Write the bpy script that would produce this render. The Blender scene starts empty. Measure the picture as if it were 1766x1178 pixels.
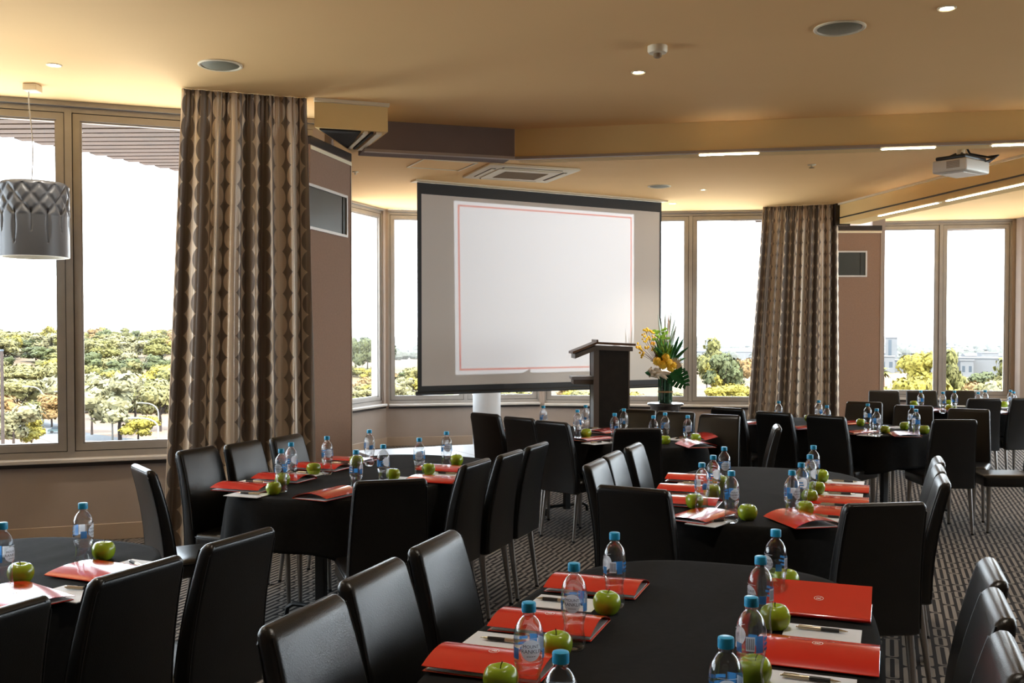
import bpy, bmesh, math, random
from mathutils import Vector, Matrix
C = bpy.context.scene.collection
R = math.radians
random.seed(7)

# ------------------------------------------------------------------ camera, sky, sun, exposure
F, CX, PY, TH, H = 1717.0, 883.0, 618.0, 0.024, 1.61      # focal (px), principal point, pitch, eye height
cam = bpy.data.objects.new('camera', bpy.data.cameras.new('camera'))
C.objects.link(cam)
cam.location = (0, 0, H)
cam.rotation_euler = (math.pi / 2 - TH, 0, 0)
cam.data.sensor_width = 36.0
cam.data.lens = F * 36.0 / 1766.0
cam.data.shift_y = (PY - 589.0) / 1766.0
cam.data.clip_end = 12000
bpy.context.scene.camera = cam
sc = bpy.context.scene
sc.view_settings.view_transform = 'Standard'
sc.view_settings.look = 'None'
sc.view_settings.exposure = 1.0
sc.view_settings.gamma = 1.0
sc.view_settings.use_curve_mapping = False
sc.cycles.use_denoising = True
sc.cycles.max_bounces = 12
sc.cycles.diffuse_bounces = 5
sc.cycles.glossy_bounces = 4
sc.cycles.transmission_bounces = 10
sc.cycles.transparent_max_bounces = 16
sc.cycles.caustics_reflective = False
sc.cycles.caustics_refractive = False
sc.cycles.sample_clamp_indirect = 6.0

SKY = 5.3
world = bpy.data.worlds.new('sky')
sc.world = world
world.use_nodes = True
wn = world.node_tree.nodes
wn.clear()
wl = world.node_tree.links
w_out = wn.new('ShaderNodeOutputWorld')
w_bg = wn.new('ShaderNodeBackground')
w_tc = wn.new('ShaderNodeTexCoord')
w_sep = wn.new('ShaderNodeSeparateXYZ')
w_ramp = wn.new('ShaderNodeValToRGB')
w_ramp.color_ramp.elements[0].position = 0.0
w_ramp.color_ramp.elements[0].color = (0.86, 0.93, 1.0, 1)
w_ramp.color_ramp.elements[1].position = 0.8
w_ramp.color_ramp.elements[1].color = (0.70, 0.83, 1.0, 1)
w_bg.inputs['Strength'].default_value = SKY
wl.new(w_tc.outputs['Generated'], w_sep.inputs[0])
wl.new(w_sep.outputs['Z'], w_ramp.inputs[0])
wl.new(w_ramp.outputs[0], w_bg.inputs['Color'])
wl.new(w_bg.outputs[0], w_out.inputs['Surface'])

sun = bpy.data.objects.new('sun', bpy.data.lights.new('sun', 'SUN'))
C.objects.link(sun)
sun.data.energy = 9.0
sun.data.angle = R(0.6)
sun.data.color = (1.0, 0.93, 0.82)
sun.rotation_euler = (R(38), 0, R(28))

# ------------------------------------------------------------------ pixel -> world
CT, ST = math.cos(TH), math.sin(TH)
def ray(px, py):
    a = (px - CX) / F; b = -(py - PY) / F
    return Vector((a, CT + b * ST, -ST + b * CT))
def P(px, py, z):
    d = ray(px, py); t = (z - H) / d.z
    return Vector((d.x * t, d.y * t, z))
def PV(px, py, y):
    d = ray(px, py); t = y / d.y
    return Vector((d.x * t, y, H + d.z * t))

# ------------------------------------------------------------------ materials
MATS = {}
def newmat(name):
    m = bpy.data.materials.new(name); m.use_nodes = True
    nt = m.node_tree; nt.nodes.clear()
    out = nt.nodes.new('ShaderNodeOutputMaterial')
    MATS[name] = m
    return m, nt, out
def mat(name, col, rough=0.5, metal=0.0, var=0.0, scale=20.0, bump=0.0, bscale=200.0, spec=0.5, emit=None, estr=0.0,
        trans=0.0, ior=1.45, coat=0.0, sheen=0.0, bdist=0.01):
    m, nt, out = newmat(name)
    b = nt.nodes.new('ShaderNodeBsdfPrincipled')
    b.inputs['Base Color'].default_value = (*col, 1)
    b.inputs['Roughness'].default_value = rough
    b.inputs['Metallic'].default_value = metal
    b.inputs['Specular IOR Level'].default_value = spec
    b.inputs['IOR'].default_value = ior
    b.inputs['Transmission Weight'].default_value = trans
    b.inputs['Coat Weight'].default_value = coat
    b.inputs['Sheen Weight'].default_value = sheen
    if emit:
        b.inputs['Emission Color'].default_value = (*emit, 1)
        b.inputs['Emission Strength'].default_value = estr
    tc = nt.nodes.new('ShaderNodeTexCoord')
    if var > 0:
        n = nt.nodes.new('ShaderNodeTexNoise'); n.inputs['Scale'].default_value = scale
        n.inputs['Detail'].default_value = 4
        nt.links.new(tc.outputs['Object'], n.inputs['Vector'])
        rp = nt.nodes.new('ShaderNodeValToRGB')
        rp.color_ramp.elements[0].position = 0.3; rp.color_ramp.elements[1].position = 0.7
        rp.color_ramp.elements[0].color = (*[c * (1 - var) for c in col], 1)
        rp.color_ramp.elements[1].color = (*[min(1, c * (1 + var)) for c in col], 1)
        nt.links.new(n.outputs['Fac'], rp.inputs[0]); nt.links.new(rp.outputs[0], b.inputs['Base Color'])
    if bump > 0:
        n = nt.nodes.new('ShaderNodeTexNoise'); n.inputs['Scale'].default_value = bscale
        n.inputs['Detail'].default_value = 3
        nt.links.new(tc.outputs['Object'], n.inputs['Vector'])
        bp = nt.nodes.new('ShaderNodeBump'); bp.inputs['Strength'].default_value = bump
        bp.inputs['Distance'].default_value = bdist
        nt.links.new(n.outputs['Fac'], bp.inputs['Height']); nt.links.new(bp.outputs[0], b.inputs['Normal'])
    nt.links.new(b.outputs[0], out.inputs['Surface'])
    return m
def M(n): return MATS[n]

mat('wall_paint', (0.36, 0.285, 0.235), 0.7, var=0.04, scale=3, bump=0.05, bscale=300)
mat('panel_fabric', (0.30, 0.178, 0.115), 0.85, var=0.06, scale=60, bump=0.15, bscale=900)
mat('ceiling_paint', (0.88, 0.555, 0.235), 0.75, var=0.015, scale=1.2)
mat('beam_paint', (0.84, 0.58, 0.24), 0.7, var=0.02, scale=2)
mat('trim_paint', (0.40, 0.30, 0.22), 0.5, var=0.04, scale=5)
mat('frame_metal', (0.36, 0.325, 0.29), 0.42, metal=0.35, var=0.05, scale=8)
mat('seal_rubber', (0.03, 0.025, 0.02), 0.7)
mat('sill_paint', (0.55, 0.50, 0.45), 0.35)
mat('white_plastic', (0.78, 0.74, 0.66), 0.4)
mat('cream_metal', (0.80, 0.68, 0.47), 0.45)
mat('dark_slot', (0.02, 0.016, 0.012), 0.8)
mat('grille_brown', (0.30, 0.20, 0.11), 0.7)
mat('leather', (0.008, 0.0075, 0.0072), 0.31, var=0.25, scale=9, bump=0.25, bscale=260, spec=0.55, bdist=0.002)
mat('leather_piping', (0.010, 0.009, 0.009), 0.45)
mat('chrome', (0.36, 0.34, 0.32), 0.28, metal=1.0, var=0.05, scale=15)
mat('black_metal', (0.012, 0.012, 0.012), 0.4)
mat('cloth_black', (0.0125, 0.0125, 0.0128), 0.9, var=0.12, scale=40, bump=0.2, bscale=700, spec=0.12, sheen=0.0, bdist=0.002)
mat('table_laminate', (0.05, 0.045, 0.04), 0.5, var=0.2, scale=12)
mat('cap_blue', (0.015, 0.36, 0.68), 0.35, var=0.05, scale=90)
mat('pad_glue', (0.8, 0.82, 0.86), 0.5)
mat('print_black', (0.02, 0.02, 0.03), 0.5)
mat('apple_green', (0.30, 0.43, 0.020), 0.25, var=0.25, scale=14, spec=0.5, coat=0.3)
mat('apple_stem', (0.08, 0.05, 0.02), 0.8)
mat('folder_red', (0.66, 0.024, 0.014), 0.16, spec=0.5, var=0.04, scale=6, coat=0.5)
mat('folder_inside', (0.45, 0.36, 0.26), 0.6)
mat('paper', (0.80, 0.86, 0.96), 0.6, var=0.03, scale=8)
mat('print_white', (0.9, 0.9, 0.9), 0.5)
mat('pen_barrel', (0.50, 0.42, 0.30), 0.25, metal=0.5)
mat('pen_grip', (0.015, 0.013, 0.012), 0.5)
mat('pen_metal', (0.6, 0.55, 0.45), 0.2, metal=1.0)
mat('stage_vinyl', (0.52, 0.54, 0.56), 0.35, var=0.04, scale=6)
mat('stage_skirt', (0.03, 0.03, 0.035), 0.8)
mat('column_white', (0.52, 0.515, 0.51), 0.5, var=0.02, scale=4)
mat('screen_black', (0.018, 0.016, 0.014), 0.6)
mat('screen_white', (0.64, 0.585, 0.53), 0.85)
mat('lectern_dark', (0.022, 0.018, 0.015), 0.45, var=0.25, scale=10)
mat('lectern_edge', (0.16, 0.13, 0.11), 0.4)
mat('lectern_top', (0.16, 0.085, 0.05), 0.4, var=0.3, scale=14)
mat('steel_grey', (0.45, 0.45, 0.46), 0.35, metal=0.6)
mat('stand_dark', (0.03, 0.022, 0.018), 0.3, var=0.2, scale=10)
mat('vase_green', (0.012, 0.045, 0.022), 0.12, var=0.5, scale=25, coat=0.6)
mat('raffia', (0.35, 0.22, 0.10), 0.7)
mat('leaf_dark', (0.012, 0.10, 0.022), 0.35, var=0.35, scale=12)
mat('leaf_mid', (0.05, 0.20, 0.03), 0.45, var=0.4, scale=14)
mat('leaf_lime', (0.24, 0.38, 0.03), 0.5, var=0.3, scale=14)
mat('leaf_pale', (0.42, 0.46, 0.36), 0.5, var=0.25, scale=14)
mat('petal_yellow', (0.78, 0.46, 0.02), 0.5, var=0.25, scale=20)
mat('petal_cream', (0.62, 0.50, 0.36), 0.6, var=0.2, scale=18)
mat('twig', (0.16, 0.07, 0.05), 0.7)
mat('shade_grey', (0.075, 0.078, 0.087), 0.32, var=0.03, scale=8)
mat('shade_inside', (0.75, 0.70, 0.60), 0.6)
mat('cord_grey', (0.45, 0.42, 0.38), 0.4)
mat('lamp_glow', (1, 0.9, 0.7), 0.4, emit=(1.0, 0.86, 0.62), estr=22.0)
mat('sky_glint_glow', (1, 0.97, 0.9), 0.4, emit=(1.0, 0.95, 0.86), estr=18.0)  # emission in place of sky reflected by the tracks; also brightens the beams
mat('speaker_mesh', (0.22, 0.20, 0.13), 0.6, var=0.2, scale=300)
mat('projector_white', (0.62, 0.58, 0.50), 0.4)
mat('slat_wood', (0.042, 0.018, 0.0075), 0.6, var=0.25, scale=5)
mat('soffit_board', (0.10, 0.058, 0.034), 0.7)
mat('vent_glass', (0.045, 0.048, 0.040), 0.3, var=0.1, scale=3)
mat('bulkhead_brown', (0.20, 0.135, 0.105), 0.8, var=0.04, scale=5)
mat('vent_frame', (0.62, 0.58, 0.53), 0.4, metal=0.3)
mat('lens_glass', (0.02, 0.02, 0.03), 0.05)
# exterior
mat('asphalt', (0.070, 0.069, 0.069), 0.9, var=0.1, scale=0.1)
mat('lamp_post', (0.13, 0.125, 0.11), 0.5)
mat('bark', (0.030, 0.020, 0.016), 0.9, var=0.3, scale=2)
mat('white_render', (0.095, 0.094, 0.095), 0.8, var=0.08, scale=0.1)
mat('grey_roof', (0.055, 0.053, 0.055), 0.7, var=0.1, scale=0.1)
mat('dark_window', (0.03, 0.04, 0.05), 0.2)
mat('terracotta', (0.07, 0.03, 0.015), 0.9)
mat('car_paint', (0.05, 0.075, 0.08), 0.25, coat=0.5)
for n, c in (('gum_green', (0.118, 0.104, 0.034)), ('olive', (0.082, 0.075, 0.014)), ('yellow_green', (0.165, 0.132, 0.014)),
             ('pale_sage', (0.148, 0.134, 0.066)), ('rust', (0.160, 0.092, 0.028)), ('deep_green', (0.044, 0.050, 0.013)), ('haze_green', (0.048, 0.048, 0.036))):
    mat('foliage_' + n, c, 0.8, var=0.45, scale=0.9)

def glass_mats():
    m, nt, out = newmat('pane_glass')
    t = nt.nodes.new('ShaderNodeBsdfTransparent'); t.inputs[0].default_value = (0.97, 0.985, 0.98, 1)
    g = nt.nodes.new('ShaderNodeBsdfGlossy'); g.inputs['Roughness'].default_value = 0.0
    mx = nt.nodes.new('ShaderNodeMixShader'); fr = nt.nodes.new('ShaderNodeLayerWeight'); fr.inputs['Blend'].default_value = 0.5
    x = NX(nt); fz = x.m('ADD', 0.02, x.m('MULTIPLY', x.m('POWER', fr.outputs['Facing'], 5.0), 0.6))
    nt.links.new(fz, mx.inputs[0]); nt.links.new(t.outputs[0], mx.inputs[1]); nt.links.new(g.outputs[0], mx.inputs[2])
    nt.links.new(mx.outputs[0], out.inputs['Surface'])
    m, nt, out = newmat('clear_bottle')
    g = nt.nodes.new('ShaderNodeBsdfGlass'); g.inputs['IOR'].default_value = 1.30; g.inputs['Roughness'].default_value = 0.0
    g.inputs['Color'].default_value = (0.97, 0.985, 1.0, 1)
    t = nt.nodes.new('ShaderNodeBsdfTransparent'); t.inputs[0].default_value = (0.95, 0.965, 0.975, 1)
    s = nt.nodes.new('ShaderNodeBsdfGlossy'); s.inputs['Roughness'].default_value = 0.05
    mx = nt.nodes.new('ShaderNodeMixShader'); mx.inputs[0].default_value = 0.27
    nt.links.new(t.outputs[0], mx.inputs[1]); nt.links.new(g.outputs[0], mx.inputs[2])
    lw = nt.nodes.new('ShaderNodeLayerWeight'); lw.inputs['Blend'].default_value = 0.5
    x = NX(nt); fz = x.m('ADD', 0.035, x.m('MULTIPLY', x.m('POWER', lw.outputs['Facing'], 3.0), 0.75))
    m2 = nt.nodes.new('ShaderNodeMixShader'); nt.links.new(fz, m2.inputs[0])
    nt.links.new(mx.outputs[0], m2.inputs[1]); nt.links.new(s.outputs[0], m2.inputs[2])
    nt.links.new(m2.outputs[0], out.inputs['Surface'])

# small node-expression helper -------------------------------------------------
class NX:
    def __init__(s, nt): s.nt = nt
    def m(s, op, a, b=None, c=None):
        n = s.nt.nodes.new('ShaderNodeMath'); n.operation = op
        for i, v in enumerate((a, b, c)):
            if v is None: continue
            if isinstance(v, (int, float)): n.inputs[i].default_value = v
            else: s.nt.links.new(v, n.inputs[i])
        return n.outputs[0]

def film(name, col, tr=0.78):
    m, nt, out = newmat(name)
    b = nt.nodes.new('ShaderNodeBsdfPrincipled'); b.inputs['Base Color'].default_value = (*col, 1); b.inputs['Roughness'].default_value = 0.35
    t = nt.nodes.new('ShaderNodeBsdfTranslucent'); t.inputs[0].default_value = (*col, 1)
    ms = nt.nodes.new('ShaderNodeMixShader'); ms.inputs[0].default_value = tr
    nt.links.new(b.outputs[0], ms.inputs[1]); nt.links.new(t.outputs[0], ms.inputs[2])
    tp = nt.nodes.new('ShaderNodeBsdfTransparent'); m2 = nt.nodes.new('ShaderNodeMixShader'); m2.inputs[0].default_value = 0.10
    nt.links.new(ms.outputs[0], m2.inputs[1]); nt.links.new(tp.outputs[0], m2.inputs[2]); nt.links.new(m2.outputs[0], out.inputs['Surface'])
film('label_white', (0.90, 0.93, 0.97)); film('label_blue', (0.05, 0.26, 0.62))
glass_mats()
AX = (0.352, 0.936); TX = (0.936, -0.352)       # the two directions the room, the carpet and most tables follow
def carpet_mat():
    m, nt, out = newmat('carpet')
    x = NX(nt)
    geo = nt.nodes.new('ShaderNodeNewGeometry'); sp = nt.nodes.new('ShaderNodeSeparateXYZ')
    nt.links.new(geo.outputs['Position'], sp.inputs[0])
    X, Y = sp.outputs[0], sp.outputs[1]
    p = x.m('ADD', x.m('MULTIPLY', X, TX[0]), x.m('MULTIPLY', Y, TX[1]))
    q = x.m('ADD', x.m('MULTIPLY', X, AX[0]), x.m('MULTIPLY', Y, AX[1]))
    W, L = 0.080, 0.33
    pc = x.m('DIVIDE', p, W); col = x.m('FLOOR', pc)
    cx = x.m('MULTIPLY', x.m('SUBTRACT', x.m('SUBTRACT', pc, col), 0.5), W)
    sh = x.m('FRACT', x.m('MULTIPLY', col, 0.382))
    qc = x.m('ADD', x.m('DIVIDE', q, L), sh)
    cy = x.m('MULTIPLY', x.m('SUBTRACT', x.m('FRACT', qc), 0.5), L)
    rn = nt.nodes.new('ShaderNodeTexWhiteNoise'); rn.noise_dimensions = '2D'
    cb = nt.nodes.new('ShaderNodeCombineXYZ'); nt.links.new(col, cb.inputs[0]); nt.links.new(x.m('FLOOR', qc), cb.inputs[1])
    nt.links.new(cb.outputs[0], rn.inputs['Vector'])
    # some loops are two short ones: fold the length about the quarter
    short = x.m('GREATER_THAN', rn.outputs['Value'], 0.62)
    ay = x.m('ABSOLUTE', cy)
    ys = x.m('ABSOLUTE', x.m('SUBTRACT', ay, 0.0825))
    yy = x.m('ADD', x.m('MULTIPLY', short, ys), x.m('MULTIPLY', x.m('SUBTRACT', 1.0, short), ay))
    hl = x.m('SUBTRACT', 0.156, x.m('MULTIPLY', short, 0.0815))
    ax_ = x.m('ABSOLUTE', cx)
    def rrect_sdf(hw, inset, r):
        dx = x.m('MAXIMUM', x.m('SUBTRACT', ax_, hw - r), 0.0)
        dy = x.m('MAXIMUM', x.m('SUBTRACT', yy, x.m('SUBTRACT', hl, inset + r)), 0.0)
        return x.m('SUBTRACT', x.m('SQRT', x.m('ADD', x.m('MULTIPLY', dx, dx), x.m('MULTIPLY', dy, dy))), r)
    outer = x.m('LESS_THAN', rrect_sdf(0.031, 0.0, 0.022), 0.0)
    inner = x.m('GREATER_THAN', rrect_sdf(0.0105, 0.009, 0.009), 0.0)
    f = x.m('MULTIPLY', outer, inner)
    # here and there a bar links a loop to the next one
    lk = x.m('MULTIPLY', x.m('LESS_THAN', rn.outputs['Value'], 0.22), x.m('MULTIPLY', x.m('GREATER_THAN', cy, 0.150), x.m('LESS_THAN', cy, 0.159)))
    f = x.m('MAXIMUM', f, lk)
    ns = nt.nodes.new('ShaderNodeTexNoise'); ns.inputs['Scale'].default_value = 900
    nt.links.new(geo.outputs['Position'], ns.inputs['Vector'])
    f2 = x.m('MULTIPLY', f, x.m('ADD', 0.6, x.m('MULTIPLY', ns.outputs['Fac'], 0.8)))
    mx = nt.nodes.new('ShaderNodeMix'); mx.data_type = 'RGBA'
    mx.inputs['A'].default_value = (0.020, 0.0165, 0.0155, 1); mx.inputs['B'].default_value = (0.25, 0.218, 0.19, 1)
    nt.links.new(f2, mx.inputs['Factor'])
    b = nt.nodes.new('ShaderNodeBsdfPrincipled'); b.inputs['Roughness'].default_value = 0.95
    b.inputs['Specular IOR Level'].default_value = 0.15
    nt.links.new(mx.outputs['Result'], b.inputs['Base Color'])
    bp = nt.nodes.new('ShaderNodeBump'); bp.inputs['Strength'].default_value = 0.3; bp.inputs['Distance'].default_value = 0.004
    nt.links.new(f2, bp.inputs['Height']); nt.links.new(bp.outputs[0], b.inputs['Normal'])
    nt.links.new(b.outputs[0], out.inputs['Surface'])
carpet_mat()
def earth_mat():
    m, nt, out = newmat('earth'); x = NX(nt)
    geo = nt.nodes.new('ShaderNodeNewGeometry'); sp = nt.nodes.new('ShaderNodeSeparateXYZ'); nt.links.new(geo.outputs['Position'], sp.inputs[0])
    n = nt.nodes.new('ShaderNodeTexNoise'); n.inputs['Scale'].default_value = 0.022; n.inputs['Detail'].default_value = 6
    nt.links.new(geo.outputs['Position'], n.inputs['Vector'])
    d = x.m('SQRT', x.m('ADD', x.m('MULTIPLY', sp.outputs[0], sp.outputs[0]), x.m('MULTIPLY', sp.outputs[1], sp.outputs[1])))
    far = nt.nodes.new('ShaderNodeMapRange'); far.inputs['From Min'].default_value = 235; far.inputs['From Max'].default_value = 320
    nt.links.new(d, far.inputs['Value'])
    f = x.m('MULTIPLY', far.outputs[0], x.m('MULTIPLY', x.m('SUBTRACT', n.outputs['Fac'], 0.25), 2.2))
    f = x.m('MINIMUM', x.m('MAXIMUM', f, 0.0), 1.0)
    mx = nt.nodes.new('ShaderNodeMix'); mx.data_type = 'RGBA'
    mx.inputs['A'].default_value = (0.150, 0.104, 0.076, 1); mx.inputs['B'].default_value = (0.065, 0.055, 0.026, 1)
    nt.links.new(f, mx.inputs['Factor'])
    b = nt.nodes.new('ShaderNodeBsdfPrincipled'); b.inputs['Roughness'].default_value = 0.95; b.inputs['Specular IOR Level'].default_value = 0.1
    nt.links.new(mx.outputs['Result'], b.inputs['Base Color']); nt.links.new(b.outputs[0], out.inputs['Surface'])
earth_mat()

def curtain_mat():
    m, nt, out = newmat('curtain_fabric')
    x = NX(nt)
    uv = nt.nodes.new('ShaderNodeUVMap'); sp = nt.nodes.new('ShaderNodeSeparateXYZ')
    nt.links.new(uv.outputs[0], sp.inputs[0])
    U, V = sp.outputs[0], sp.outputs[1]
    W, Hh = 0.198, 0.160
    uc = x.m('DIVIDE', U, W); col = x.m('FLOOR', uc)
    cu = x.m('SUBTRACT', x.m('SUBTRACT', uc, col), 0.5)
    vc = x.m('DIVIDE', V, Hh)
    cv = x.m('SUBTRACT', x.m('FRACT', vc), 0.5)
    r = x.m('SQRT', x.m('ADD', x.m('POWER', x.m('MULTIPLY', cu, 1.10), 2.0), x.m('POWER', x.m('MULTIPLY', cv, 0.90), 2.0)))
    inside = x.m('LESS_THAN', r, 0.5)
    par = x.m('LESS_THAN', x.m('FRACT', x.m('MULTIPLY', x.m('ADD', col, 0.1), 0.25)), 0.5)     # pairs of columns alternate: dark on light, light on dark
    half = x.m('GREATER_THAN', cu, 0.0)
    f = x.m('ABSOLUTE', x.m('SUBTRACT', inside, par))
    # the light circles have a slightly darker half where two rows overlap
    tone = x.m('SUBTRACT', f, x.m('MULTIPLY', x.m('MULTIPLY', f, half), 0.22))
    thr = nt.nodes.new('ShaderNodeTexWave'); thr.inputs['Scale'].default_value = 260; thr.bands_direction = 'X'
    nt.links.new(uv.outputs[0], thr.inputs['Vector'])
    mx = nt.nodes.new('ShaderNodeMix'); mx.data_type = 'RGBA'
    mx.inputs['A'].default_value = (0.27, 0.222, 0.190, 1); mx.inputs['B'].default_value = (0.78, 0.66, 0.53, 1)
    nt.links.new(tone, mx.inputs['Factor'])
    b = nt.nodes.new('ShaderNodeBsdfPrincipled')
    b.inputs['Metallic'].default_value = 0.28
    b.inputs['Sheen Weight'].default_value = 0.1
    nt.links.new(x.m('SUBTRACT', 0.40, x.m('MULTIPLY', f, 0.09)), b.inputs['Roughness'])
    nt.links.new(mx.outputs['Result'], b.inputs['Base Color'])
    bp = nt.nodes.new('ShaderNodeBump'); bp.inputs['Strength'].default_value = 0.08; bp.inputs['Distance'].default_value = 0.001
    nt.links.new(thr.outputs['Fac'], bp.inputs['Height']); nt.links.new(bp.outputs[0], b.inputs['Normal'])
    tr = nt.nodes.new('ShaderNodeBsdfTranslucent'); nt.links.new(mx.outputs['Result'], tr.inputs['Color'])
    ms = nt.nodes.new('ShaderNodeMixShader'); ms.inputs[0].default_value = 0.22
    nt.links.new(b.outputs[0], ms.inputs[1]); nt.links.new(tr.outputs[0], ms.inputs[2]); nt.links.new(ms.outputs[0], out.inputs['Surface'])
curtain_mat()

# ------------------------------------------------------------------ mesh building
class MB:
    def __init__(s): s.v = []; s.f = []; s.mi = []; s.uv = None
    def add(s, vs, fs, mi=0):
        o = len(s.v); s.v += [tuple(v) for v in vs]; s.f += [tuple(i + o for i in f) for f in fs]; s.mi += [mi] * len(fs); return s
    def box(s, x0, x1, y0, y1, z0, z1, mtx=None, mi=0):
        vs = [Vector((x, y, z)) for z in (z0, z1) for y in (y0, y1) for x in (x0, x1)]
        if mtx is not None: vs = [mtx @ v for v in vs]
        return s.add(vs, [(0, 2, 3, 1), (4, 5, 7, 6), (0, 1, 5, 4), (2, 6, 7, 3), (0, 4, 6, 2), (1, 3, 7, 5)], mi)
    def rbox(s, x0, x1, y0, y1, z0, z1, bev=0.01, seg=2, mtx=None, mi=0):
        bm = bmesh.new()
        t = MB().box(x0, x1, y0, y1, z0, z1)
        vs = [bm.verts.new(v) for v in t.v]
        for f in t.f: bm.faces.new([vs[i] for i in f])
        bmesh.ops.bevel(bm, geom=list(bm.edges), offset=bev, segments=seg, affect='EDGES', profile=0.5)
        bm.verts.index_update()
        V = [(mtx @ v.co) if mtx is not None else v.co.copy() for v in bm.verts]
        Fc = [tuple(v.index for v in f.verts) for f in bm.faces]
        bm.free()
        return s.add(V, Fc, mi)
    def loft(s, rings, cap0=True, cap1=True, closed=True, mi=0):
        n = len(rings[0]); vs = [p for r in rings for p in r]; fs = []
        for i in range(len(rings) - 1):
            for j in range(n if closed else n - 1):
                k = (j + 1) % n
                fs.append((i * n + j, i * n + k, (i + 1) * n + k, (i + 1) * n + j))
        if cap0: fs.append(tuple(reversed(range(n))))
        if cap1: fs.append(tuple((len(rings) - 1) * n + j for j in range(n)))
        return s.add(vs, fs, mi)
    def lathe(s, prof, seg=24, c=(0, 0, 0), mi=0, cap=True):
        rings = [[(c[0] + r * math.cos(2 * math.pi * j / seg), c[1] + r * math.sin(2 * math.pi * j / seg), c[2] + z) for j in range(seg)] for r, z in prof]
        return s.loft(rings, cap, cap, True, mi)
    def tube(s, pts, rad, seg=8, mi=0):
        pts = [Vector(p) for p in pts]; n = len(pts)
        rad = rad if isinstance(rad, (list, tuple)) else [rad] * n
        rings = []; up = None
        for i, p in enumerate(pts):
            t = (pts[min(i + 1, n - 1)] - pts[max(i - 1, 0)])
            if t.length < 1e-9: t = Vector((0, 0, 1))
            t.normalize()
            if up is None:
                up = Vector((0, 0, 1)) if abs(t.z) < 0.9 else Vector((1, 0, 0))
            a = t.cross(up)
            if a.length < 1e-6: a = t.cross(Vector((0, 1, 0)))
            a.normalize(); b = a.cross(t).normalized(); up = b
            rings.append([p + rad[i] * (a * math.cos(2 * math.pi * j / seg) + b * math.sin(2 * math.pi * j / seg)) for j in range(seg)])
        return s.loft(rings, True, True, True, mi)
    def prism(s, poly, z0, z1, mi=0):
        n = len(poly)
        vs = [(x, y, z0) for x, y in poly] + [(x, y, z1) for x, y in poly]
        fs = [tuple(reversed(range(n))), tuple(range(n, 2 * n))] + [(i, (i + 1) % n, n + (i + 1) % n, n + i) for i in range(n)]
        return s.add(vs, fs, mi)
    def mesh(s, name, mats, smooth=35.0, recalc=True):
        me = bpy.data.meshes.new(name)
        me.from_pydata(s.v, [], s.f)
        mats = mats if isinstance(mats, (list, tuple)) else [mats]
        for m in mats: me.materials.append(MATS[m] if isinstance(m, str) else m)
        if len(mats) > 1: me.polygons.foreach_set('material_index', s.mi)
        if recalc:
            bm = bmesh.new(); bm.from_mesh(me); bmesh.ops.recalc_face_normals(bm, faces=list(bm.faces)); bm.to_mesh(me); bm.free()
        if smooth:
            me.polygons.foreach_set('use_smooth', [True] * len(me.polygons))
            me.set_sharp_from_angle(angle=R(smooth))
        me.update()
        return me
    def obj(s, name, mats, parent=None, smooth=35.0, recalc=True):
        return link(name, s.mesh(name, mats, smooth, recalc), parent)

def link(name, me, parent=None):
    o = bpy.data.objects.new(name, me); C.objects.link(o)
    if parent is not None: o.parent = parent
    return o
def tag(o, label, cat, group=None, kind=None):
    o['label'] = label; o['category'] = cat
    if group: o['group'] = group
    if kind: o['kind'] = kind
    return o
def thing(name, label, cat, loc=(0, 0, 0), rz=0.0, group=None):
    o = bpy.data.objects.new(name, None); C.objects.link(o)
    o.empty_display_size = 0.1
    o.location = loc; o.rotation_euler = (0, 0, rz)
    return tag(o, label, cat, group)
def struct(o): o['kind'] = 'structure'; return o
KIDS = {}
def dup(root, loc, rz=0.0, label=None, group=None, rot=None, scale=None):
    def cp(o, par):
        c = o.copy(); C.objects.link(c)
        if par is not None: c.parent = par
        for ch in KIDS_OF(o): cp(ch, c)
        return c
    r = cp(root, None)
    r.location = loc; r.rotation_euler = rot if rot else (0, 0, rz)
    if scale: r.scale = scale
    if label: r['label'] = label
    if group: r['group'] = group
    return r
def KIDS_OF(o):
    if o.name not in KIDS: KIDS[o.name] = list(o.children)
    return KIDS[o.name]
def place(proto, first, *a, **k):
    """use the prototype itself the first time, a copy afterwards"""
    if not first:
        first.append(proto)
        KIDS_OF(proto); [KIDS_OF(c) for c in proto.children]
        loc = a[0]; proto.location = loc
        proto.rotation_euler = k.get('rot') or (0, 0, k.get('rz', 0.0))
        if k.get('label'): proto['label'] = k['label']
        if k.get('group'): proto['group'] = k['group']
        if k.get('scale'): proto.scale = k['scale']
        return proto
    return dup(proto, *a, **k)

def text_mesh(body, size):
    cu = bpy.data.curves.new('lettering', 'FONT'); cu.body = body; cu.size = size; cu.align_x = 'CENTER'
    cu.resolution_u = 2
    o = bpy.data.objects.new('lettering', cu); C.objects.link(o)
    dg = bpy.context.evaluated_depsgraph_get(); dg.update()
    me = bpy.data.meshes.new_from_object(o.evaluated_get(dg))
    vs = [v.co.copy() for v in me.vertices]; fs = [tuple(p.vertices) for p in me.polygons]
    bpy.data.objects.remove(o); bpy.data.meshes.remove(me); bpy.data.curves.remove(cu)
    return vs, fs
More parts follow.
